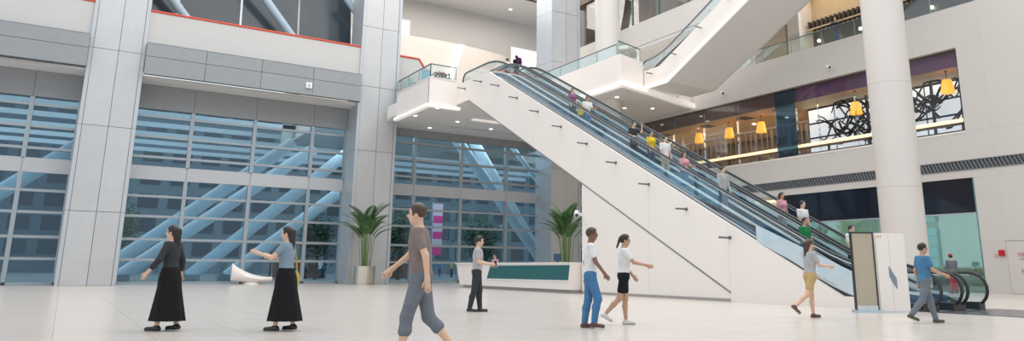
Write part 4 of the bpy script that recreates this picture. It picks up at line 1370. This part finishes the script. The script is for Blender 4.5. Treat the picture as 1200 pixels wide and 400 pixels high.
def palm(x, y, label, H, potr, poth, seed, pot=True, spread=1.0):
    rp = random.Random(seed)
    t = thing('potted_palm', (x, y, 0), label, 'potted plant', 'potted palms')
    MB().lathe([(potr * .92, 0), (potr * .92, .05), (potr, .06), (potr, poth - .06), (potr * 1.03, poth - .05), (potr * 1.03, poth), (potr * .95, poth), (potr * .93, poth - .12)], (x, y, 0), 32).build('pot', mat('steel_pot', (.60, .55, .48), .22, .85, var=.08, scale=2), t, smooth=True)
    MB().lathe([(potr * .92, poth - .15), (potr * .90, poth - .10)], (x, y, 0), 24).build('soil', mat('soil', (.05, .035, .025), .9), t)
    ns = 20
    for k in range(ns):
        az = k * 2.39996 + rp.uniform(-.2, .2)
        fr = (k + .5) / ns
        hs = poth + (H - poth) * (.52 + .16 * rp.random()) * (1 - .25 * fr)
        L = (H - poth) * (.42 + .16 * rp.random())
        bx_, by_ = x + potr * .5 * fr * math.cos(az), y + potr * .5 * fr * math.sin(az)
        tilt = (.08 + .95 * fr)
        pts = []
        p0 = Vector((bx_, by_, poth - .12)); p1 = Vector((bx_ + .18 * math.cos(az) * (fr + .2), by_ + .18 * math.sin(az) * (fr + .2), hs))
        for i in range(5): pts.append(p0.lerp(p1, i / 4))
        d = Vector((math.cos(az) * math.sin(tilt * .5), math.sin(az) * math.sin(tilt * .5), math.cos(tilt * .5)))
        p = p1.copy(); n = 14; arc = []
        for i in range(n):
            arc.append(p.copy())
            a2 = tilt * .5 + (.95 + .6 * fr) * (i / n)
            d = Vector((math.cos(az) * math.sin(a2), math.sin(az) * math.sin(a2), math.cos(a2)))
            p = p + d * (L / n)
        fr_o = MB(); fs_ = MB(); fs_.tube(pts + arc[1:], [.022 - .018 * i / (len(pts) + n - 2) for i in range(len(pts) + n - 1)], 5)
        for i in range(1, n):
            q = arc[i]; tg = (arc[i] - arc[i - 1]).normalized()
            sd = tg.cross(Vector((0, 0, 1)))
            if sd.length < .05: sd = Vector((-math.sin(az), math.cos(az), 0))
            sd.normalize(); upv = sd.cross(tg)
            ll = L * .30 * (math.sin(math.pi * min(1, (i + 1.5) / (n + 1))) ** .6) * spread
            for s_ in (-1, 1):
                for sub in (0, .5):
                    qq = q + tg * (L / n) * sub
                    e = qq + (sd * s_ * .85 + tg * .55 - Vector((0, 0, .30)) + upv * .15) * ll
                    mid = qq.lerp(e, .5) + upv * ll * .06
                    w = tg * .030 * (H / 4)
                    fr_o.add([qq - w * .3, qq + w * .3, mid + w, e, mid - w], [(0, 1, 2, 4), (4, 2, 3)], 0)
        fo_ = fr_o.build('frond', LEAF, t, recalc=False); fs_.build('stem', STEM, fo_, recalc=False)
    return t


palm(14.75, 42.0, 'tall palm in a round steel pot before the tall grey column', 4.5, .60, 1.05, 11)
palm(22.9, 33.2, 'palm behind the reception desk beside the second grey column', 4.35, .55, 1.0, 5, spread=.8)

# white boat-shaped bench near the glazed wall
bn = thing('lounge_bench', (9.0, 44.2, 0), 'white boat shaped lounge bench at the glazed wall left of the black skirt', 'bench')
mb = MB(); n = 24; rows = []
for i in range(n):
    t = i / (n - 1); x = 7.9 + 2.2 * t
    w = .5 * math.sin(math.pi * (.12 + .8 * t)); zt = .42 + .75 * (1 - t) ** 2.2; zb = .10 + .28 * abs(t - .55) ** 1.5
    for j in range(12):
        th = 2 * math.pi * j / 12
        mb.v.append((x, 44.2 + w * math.cos(th), (zt + zb) / 2 + (zt - zb) / 2 * math.sin(th)))
for i in range(n - 1):
    for j in range(12):
        mb.f.append((i * 12 + j, i * 12 + (j + 1) % 12, (i + 1) * 12 + (j + 1) % 12, (i + 1) * 12 + j)); mb.mi.append(0)
mb.f += [tuple(range(12)), tuple((n - 1) * 12 + j for j in range(12))]; mb.mi += [0, 0]
mb.build('shell', WHITE2, bn, smooth=True)
MB().lathe([(.45, 0), (.40, .05), (.30, .18)], (9.0, 44.2, 0), 24).build('foot', WHITE2, bn, smooth=True)

# standing panels beside the foot of the escalator
def poster_stand(p, q, z1, label, face, frame, kind):
    a = Vector((p[0], p[1], 0)); b = Vector((q[0], q[1], 0)); t = (b - a); L = t.length; ang = math.atan2(t.y, t.x)
    r = thing('display_stand', tuple((a + b) / 2), label, 'sign', 'standing panels by the escalator', rz=ang)
    if kind == 'poster':
        MB().box((-L / 2, -.035, .06), (-L / 2 + .035, .035, z1)).build('frame_side', frame, r, local=True)
        MB().box((L / 2 - .035, -.035, .06), (L / 2, .035, z1)).build('frame_side', frame, r, local=True)
        MB().box((-L / 2 + .035, -.035, z1 - .035), (L / 2 - .035, .035, z1)).build('frame_top', frame, r, local=True)
        MB().box((-L / 2 + .035, -.035, .06), (L / 2 - .035, .035, .16)).build('frame_foot', STEEL, r, local=True)
        MB().box((-L / 2 + .035, -.022, .16), (L / 2 - .035, .022, z1 - .035)).build('poster', face, r, local=True)
        MB().box((-L / 2 - .02, -.16, 0), (L / 2 + .04, .16, .06)).build('base', STEELB, r, local=True)
    else:
        MB().box((-L / 2, -.10, .03), (-L * .06, .10, z1)).build('front_leaf', face, r, local=True)
        MB().box((-L * .06 + .012, -.09, .03), (L / 2, .10, z1)).build('front_leaf', face, r, local=True)
        MB().box((-L * .06, -.08, .03), (-L * .06 + .012, .09, z1 - .01)).build('seam', mat('seam_dark', (.12, .12, .12), .6), r, local=True)
        MB().prism([(-.10, .84), (.08, .56), (.08, .80), (-.10, 1.10)], 1, -.112, -.088).build('lozenge', mat('lozenge_grey', (.20, .27, .33), .3, .3), r, local=True)
        MB().box((-L / 2 - .01, -.14, 0), (L / 2 + .01, .14, .03)).build('base', STEEL, r, local=True)
        for k, dx in enumerate((0, .05, .10)):
            MB().box((-L / 2 + .03 + dx, -.104, z1 - .12), (-L / 2 + .06 + dx, -.098, z1 - .06)).build('mark', mat('pale_orange', (.72, .45, .30), .5), r, local=True)
    return r


BEIGE = mat('beige_poster', (.46, .395, .30), .6, var=.01)
poster_stand((16.17, 11.14), (16.70, 10.87), 1.92, 'beige poster in a dark frame stand at the foot of the escalator', BEIGE, DARK, 'poster')
poster_stand((16.80, 10.93), (17.50, 10.60), 1.90, 'white panel stand with a grey lozenge beside the beige poster', WHITE2, WHITE2, 'white')

# fire cabinet and alarm on the right wall
fc = thing('fire_cabinet', (WX, 15.9, 0.0), 'white fire hose cabinet door with red lettering on the right wall', 'cabinet')
cdoor = bx('cabinet_door', (WX - .03, 15.2, .02), (WX - .004, 16.52, 2.3), WHITE, fc)
for a, b in (((16.52, 0), (16.535, 2.32)), ((15.185, 0), (15.2, 2.32))):
    bx('door_gap', (WX - .012, a[0], a[1]), (WX - .003, b[0], b[1]), JOINT, fc)
bx('door_gap', (WX - .012, 15.2, 2.3), (WX - .003, 16.52, 2.318), JOINT, fc)
REDP = mat('red_lettering', (.45, .01, .03), .5)


def text_part(txt, y, z, size, parent, mt=REDP, x=WX - .034):
    cu = bpy.data.curves.new('lettering', 'FONT'); cu.body = txt; cu.size = size; cu.extrude = .002; cu.align_x = 'LEFT'
    tmp = bpy.data.objects.new('lettering', cu); COL.objects.link(tmp)
    dg = bpy.context.evaluated_depsgraph_get()
    me = bpy.data.meshes.new_from_object(tmp.evaluated_get(dg))
    bpy.data.objects.remove(tmp)
    me.materials.clear(); me.materials.append(mt)
    o = bpy.data.objects.new('lettering', me); COL.objects.link(o)
    L = PLOC[parent.name]
    o.parent = parent; o.location = (x - L[0], y - L[1], z - L[2])
    o.rotation_euler = (math.pi / 2, 0, -math.pi / 2)
    return o


text_part('FIRE', 16.08, 1.62, .24, cdoor)
text_part('CABINET', 16.06, 1.48, .12, cdoor)
text_part('F', 16.02, .90, .26, cdoor)
al = thing('fire_alarm', (WX, 16.75, 1.7), 'red fire alarm box on the right wall beside the cabinet', 'alarm')
bx('housing', (WX - .09, 16.62, 1.66), (WX, 16.86, 1.92), mat('alarm_red', (.50, .015, .03), .35), al)
MB().prism([(16.66, 1.66), (16.82, 1.66), (16.78, 1.56), (16.70, 1.56)], 0, WX - .08, WX).build('sounder', DARK, al)
MB().lathe([(.04, 0), (.04, .02)], (0, 0, 0), 12).build('button', WHITE2, al, local=True)
bt_ = al.children[-1]; bt_.rotation_euler = (0, -math.pi / 2, 0); bt_.location = (-.09, -.01, .13)
bx('notice', (WX - .01, 16.93, 1.58), (WX, 17.08, 1.76), mat('notice_pink', (.62, .40, .40), .5), al)

# security cameras
def cctv(loc, d, label):
    r = thing('security_camera', loc, label, 'camera', 'small white security cameras')
    x, y, z = loc; d = Vector(d).normalized(); p = Vector(loc)
    MB().box((x - .06, y - .06, z - .06), (x + .06, y + .06, z + .06)).build('mount', FRM, r)
    MB().tube([tuple(p), tuple(p + d * .22)], .03, 8).build('arm', FRM, r)
    q = p + d * .22
    e = Vector((-.55, -.75, -.35)).normalized()
    MB().tube([tuple(q - e * .16), tuple(q + e * .26)], .11, 10).build('housing', FRM, r, smooth=True)
    MB().tube([tuple(q + e * .26), tuple(q + e * .30)], .07, 10).build('lens', DARK, r)


cctv((EX - .05, 24.78, 3.2), (-1, 0, .1), 'white security camera on the end of the wall beneath the escalator')
cctv((WX - .02, 24.7, 12.3), (-1, 0, 0), 'white security camera on the facade just left of the round column')
cctv((WX - .02, 32.8, 12.4), (-1, 0, 0), 'white security camera on the facade near the upper escalator')
bs = MB().box((10.95, 43.38, 11.52), (11.3, 43.5, 11.86)).build('wall_sensor', FRM)
tag(bs, 'small square white box on the grey gallery edge left of the column', 'sensor')
MB().lathe([(.09, 0), (.09, .04)], (0, 0, 0), 12).build('lens', GREYE, bs, local=True)
bs.children[-1].rotation_euler = (math.pi / 2, 0, 0); bs.children[-1].location = (0, -.06, .17)

# on the upper platform: planter with red flowers, blue banner, grey stand
pl = thing('flower_planter', (17.15, 37.6, 11.0), 'box planter of dark leaves and red flowers on the upper platform', 'planter')
bx('planter_box', (16.6, 37.35, 11.0), (17.75, 37.85, 11.62), WHITE2, pl)
rp = random.Random(5); fo = MB(); fl_ = MB()
for k in range(260):
    x, y, z = rp.uniform(16.6, 17.75), rp.uniform(37.3, 37.9), 11.6 + rp.random() * .42
    a = rp.random() * 6.28; r_ = .07 + .05 * rp.random(); dz = rp.uniform(-.05, .08)
    fo.add([(x, y, z), (x + r_ * math.cos(a), y + r_ * math.sin(a), z + dz), (x + r_ * 1.6 * math.cos(a + .5), y + r_ * 1.6 * math.sin(a + .5), z + dz), (x + r_ * math.cos(a + 1.0), y + r_ * math.sin(a + 1.0), z + .02)], [(0, 1, 2, 3)])
fo.build('foliage', mat('dark_leaf', (.02, .06, .025), .5, var=.3), pl, recalc=False, kind='stuff')
for k in range(16):
    MB().ball((rp.uniform(16.75, 17.6), rp.uniform(37.35, 37.8), 11.98 + rp.random() * .12), (.06, .06, .045), 8).build('flower', mat('flower_red', (.55, .05, .12), .5), pl)
bn2 = thing('banner_stand', (17.4, 40.6, 11.0), 'blue roll-up banner on the upper platform behind the corner railing', 'sign')
bx('banner', (17.15, 40.58, 11.08), (17.75, 40.61, 13.0), mat('banner_blue', (.04, .30, .46), .5, var=.25, scale=2), bn2)
bx('base', (17.1, 40.48, 11.0), (17.8, 40.72, 11.08), STEEL, bn2)
bx('top_bar', (17.13, 40.57, 13.0), (17.77, 40.62, 13.04), STEEL, bn2)
bn3 = thing('banner_stand', (17.2, 42.9, 11.0), 'grey standing banner on the platform next to the tall column', 'sign')
bx('banner', (17.0, 42.88, 11.08), (17.5, 42.91, 12.9), mat('banner_grey', (.25, .30, .30), .5, var=.2, scale=2), bn3)
bx('base', (16.95, 42.78, 11.0), (17.55, 43.0, 11.08), STEEL, bn3)
# green plant at the escalator head
gp = thing('potted_plant', (20.7, 37.2, 11.0), 'small green plant in a white pot at the head of the escalator', 'potted plant')
MB().lathe([(.18, 0), (.24, .45), (.21, .45), (.19, .38)], (20.3, 37.3, 11.0), 18).build('pot', WHITE2, gp, smooth=True)
lf = MB()
for k in range(40):
    a = k * 2.4; r_ = .12 + .32 * rp.random(); z = 11.45 + .7 * rp.random()
    c = Vector((20.3, 37.3, 11.42)); e = Vector((20.3 + r_ * math.cos(a), 37.3 + r_ * math.sin(a), z)); w = Vector((-math.sin(a), math.cos(a), 0)) * .05
    lf.add([c, c.lerp(e, .6) + w, e, c.lerp(e, .6) - w], [(0, 1, 2, 3)])
lf.build('foliage', mat('bright_leaf', (.05, .24, .08), .5, var=.3), gp, recalc=False, kind='stuff')
# low grass planter inside the shop glass
gr = thing('grass_planter', (36.6, 18.8, 0), 'low planter of grass behind the teal shop glass', 'planter')
bx('planter_box', (36.2, 18.0, 0), (37.2, 20.6, .75), mat('planter_cream', (.62, .55, .42), .5), gr)
gm = MB()
for k in range(420):
    x, y = rp.uniform(36.22, 37.18), rp.uniform(18.02, 20.58); hh = .25 + .25 * rp.random(); a = rp.random() * 6.28
    gm.add([(x - .015 * math.cos(a), y - .015 * math.sin(a), .74), (x + .015 * math.cos(a), y + .015 * math.sin(a), .74), (x + .08 * math.sin(a), y - .08 * math.cos(a), .74 + hh)], [(0, 1, 2)])
gm.build('grass', mat('grass_green', (.06, .16, .03), .6, var=.3), gr, recalc=False, kind='stuff')

# ================================================================== OUTSIDE, BEHIND THE GLAZED WALL
og = bx('floor_outside', (-60, 46.3, -.4), (140, 190, -.02), mat('plaza_paving', (.20, .22, .235), .6, var=.12, scale=.4), kind='structure')
TUBE = mat('white_steel_tube', (.80, .84, .88), .35, .0)
ci = 0
for (x0, z0, x1, z1, y, lb) in [(6.9, 0, 17.0, 9.5, 53.0, 'long white steel brace outside the left glazed bay, behind the black-skirted woman'), (9.4, 0, 20.3, 9.5, 54.2, 'white steel brace outside the left bay, next to the tall grey column'),
                                (1.6, 0, 12.7, 9.6, 52.6, 'white steel brace at the upper left of the left glazed bay'), (3.0, 0, 14.5, 9.5, 53.8, 'white steel brace in the middle of the left glazed bay'),
                                (32.9, 0, 23.7, 10.9, 49.5, 'white steel brace leaning left outside the bay, left one above the desk'), (33.6, 0, 26.1, 10.9, 50.9, 'white steel brace leaning left outside the bay, right one above the desk'),
                                (38.6, 0, 28.5, 10.95, 49.6, 'thin white steel brace high up outside the bay above the desk'), (-8.5, 0, 1.5, 9.2, 49.5, 'white steel brace outside the leftmost glazed bay')]:
    t = thing('steel_brace', (x0, y, 0), lb, 'brace', 'white steel braces outside')
    MB().tube([(x0, y, .3), (x1, y, z1)], .42 if 'thin' not in lb else .2, 16).build('tube', TUBE, t, smooth=True)
    MB().box((x0 - .6, y - .5, -.02), (x0 + .6, y + .5, .45)).build('footing', mat('concrete', (.35, .36, .37), .7), t)
# canopy beams under the outside roof
for k in range(7):
    y = 52 + k * 5
    o = bx('canopy_beam', (-20, y, 12.2), (50, y + .25, 12.6), TUBE)
    tag(o, 'white beam of the canopy outside the glazed wall', 'beam', 'beams of the outside canopy')
bx('ceiling_outside', (-20, 46.3, 12.8), (50, 49, 13), mat('canopy_deck', (.30, .36, .42), .5), kind='structure')
area('portico_fill', (24, 53, 10.9), (0, 0, 0), 18, 9, 1500, (.9, .96, 1.0))  # added fill light that brightens the braces outside
# trees
BARK = mat('bark', (.08, .06, .045), .8)
TLEAF = [mat('tree_leaf_dark', (.018, .055, .025), .6, var=.4, scale=2), mat('tree_leaf_mid', (.035, .10, .035), .6, var=.4, scale=2)]


def tree(x, y, h, rad, label, mi, seed):
    rt = random.Random(seed)
    t = thing('tree', (x, y, -.02), label, 'tree', 'trees outside the glazed wall')
    tr = MB(); tr.tube([(x, y, 0), (x + .1, y, h * .35), (x - .05, y, h * .7)], [.16, .12, .05], 8)
    for k in range(7):
        a = k * 2.4; z = h * (.35 + .08 * k * .7)
        tr.tube([(x, y, z), (x + rad * .6 * math.cos(a), y + rad * .6 * math.sin(a), z + h * .14)], [.06, .02], 5)
    tr.build('trunk', BARK, t)
    cr = MB()
    for k in range(1500):
        u, v, w = rt.gauss(0, .42), rt.gauss(0, .42), rt.gauss(0, .40)
        c = Vector((x + rad * u, y + rad * v, h * .66 + h * .34 * w))
        a = Vector((rt.uniform(-1, 1), rt.uniform(-1, 1), rt.uniform(-.6, .6))).normalized() * .17; b = a.orthogonal().normalized() * .09
        cr.add([c - a, c + b, c + a, c - b], [(0, 1, 2, 3)])
    cr.build('crown', TLEAF[mi], t, recalc=False, kind='stuff')


tree(22.8, 57, 5.6, 1.5, 'dark tree outside, just right of the tall grey column', 0, 1)
tree(29.6, 56, 5.4, 1.7, 'bushy tree outside, behind the left end of the reception desk', 0, 2)
tree(32.6, 61, 3.9, 1.1, 'small lighter tree outside, above the reception desk', 1, 3)
tree(17.0, 60, 5.0, 1.4, 'tree outside the left glazed bay, close to the tall column', 0, 4)
tree(3.0, 62, 5.6, 1.6, 'tree outside the glazed wall, far left of the picture', 1, 6)
# pink banner
pb = thing('street_banner', (25.9, 56, 0), 'tall pink and white banner standing outside the glazed wall', 'banner')
MB().tube([(25.2, 56, 0), (25.2, 56, 6.3)], .05, 8).build('pole', STEEL, pb)
PK = mat('banner_pink', (.85, .03, .25), .5); PKL = mat('banner_pale_pink', (.80, .55, .62), .5)
for k, (z0, z1, m_) in enumerate(((2.0, 2.7, PK), (2.7, 3.3, PKL), (3.3, 3.9, PK), (3.9, 4.6, PKL), (4.6, 5.2, PK), (5.2, 6.2, PKL))):
    bx('banner_field', (25.22, 55.98, z0), (26.1, 56.02, z1), m_, pb)
# far building with windows and a lower brown market hall
FB = mat('far_building', (.11, .15, .19), .6); FBW = mat('far_window', (.04, .06, .08), .2); FBL = mat('far_pale', (.17, .21, .24), .6)
b1 = thing('building', (24, 120, 0), 'pale office block far outside behind the trees', 'building')
bx('wall', (2, 120, 0), (128, 135, 26), FBL, b1)
for j in range(7):
    for k in range(31):
        boxpart('window', (4 + k * 3.9, 119.9, 2.4 + j * 3.4), (6.6 + k * 3.9, 120.05, 4.4 + j * 3.4), FBW, b1)
bx('roof', (1.5, 119.5, 26), (128.5, 135.5, 26.6), FB, b1)
b2_ = thing('building', (-8, 130, 0), 'blue grey tower block far outside at the left', 'building')
bx('wall', (-40, 128, 0), (0, 145, 34), FB, b2_)
for j in range(9):
    for k in range(10):
        boxpart('window', (-38.5 + k * 3.9, 127.9, 2.6 + j * 3.4), (-36 + k * 3.9, 128.05, 4.6 + j * 3.4), FBW, b2_)
bx('roof', (-40.5, 127.5, 34), (.5, 145.5, 34.6), FBL, b2_)
mk = thing('market_stall', (18.4, 70, 0), 'brown timber stall outside the left glazed bay', 'stall')
BRN = mat('stall_brown', (.16, .07, .045), .6, var=.2)
bx('counter', (16.2, 70, 0), (20.6, 71, 1.5), BRN, mk)
bx('roof', (16.0, 69.4, 3.0), (20.8, 72.5, 3.2), mat('stall_roof', (.30, .12, .08), .6), mk)
for x in (16.2, 20.5):
    for y in (69.7, 72.2):
        boxpart('post', (x, y, 0), (x + .12, y + .12, 3.0), BRN, mk)
mk2 = thing('market_stall', (26.8, 66, 0), 'brown timber kiosk outside right of the tall grey column', 'stall')
bx('counter', (25.2, 66, 0), (28.4, 67, 1.9), BRN, mk2)
bx('roof', (25.0, 65.5, 2.5), (28.6, 68, 2.7), MATS['stall_roof'], mk2)
for x in (25.2, 28.3):
    for y in (65.7, 67.7):
        boxpart('post', (x, y, 0), (x + .12, y + .12, 2.5), BRN, mk2)
# people outside
outs = [(31.3, 73.2, C_navy, C_navy, 'person in dark blue outside the glazed bay beside the kiosk'), (34.8, 75, C_blue, C_navy, 'person in blue outside, below the pink banner'), (35.2, 72.8, C_yel, C_dk, 'person in yellow outside, left of the reception desk'),
        (16.2, 64.5, C_white, C_dk, 'person in white outside the left bay by the stall, leftmost'), (17.0, 65.5, C_red, C_navy, 'person in red outside the left bay by the stall'), (17.9, 66.0, C_blue, C_dk, 'person in blue outside the left bay by the stall'),
        (18.8, 65.0, C_white, C_navy, 'person in white outside the left bay, close to the column'), (19.9, 67.5, C_navy, C_dk, 'person in navy outside the left bay, closest to the column'), (15.4, 62.0, C_pink, C_dk, 'person in pink outside the left bay, nearest the glass'),
        (4.2, 64.0, C_grey, C_dk, 'person in grey outside the far left of the glazed wall')]
for i, (x, y, tp, bt2, lb) in enumerate(outs):
    person(lb, (x, y, -.02), (i * 67) % 360, tp, bt2, S_black, [WALK1, WALK2, STAND][i % 3], 1.7, i % 2 == 0, 'short', skin=i % 2, res=.04, sleeve=.7, group='people outside the glazed wall')
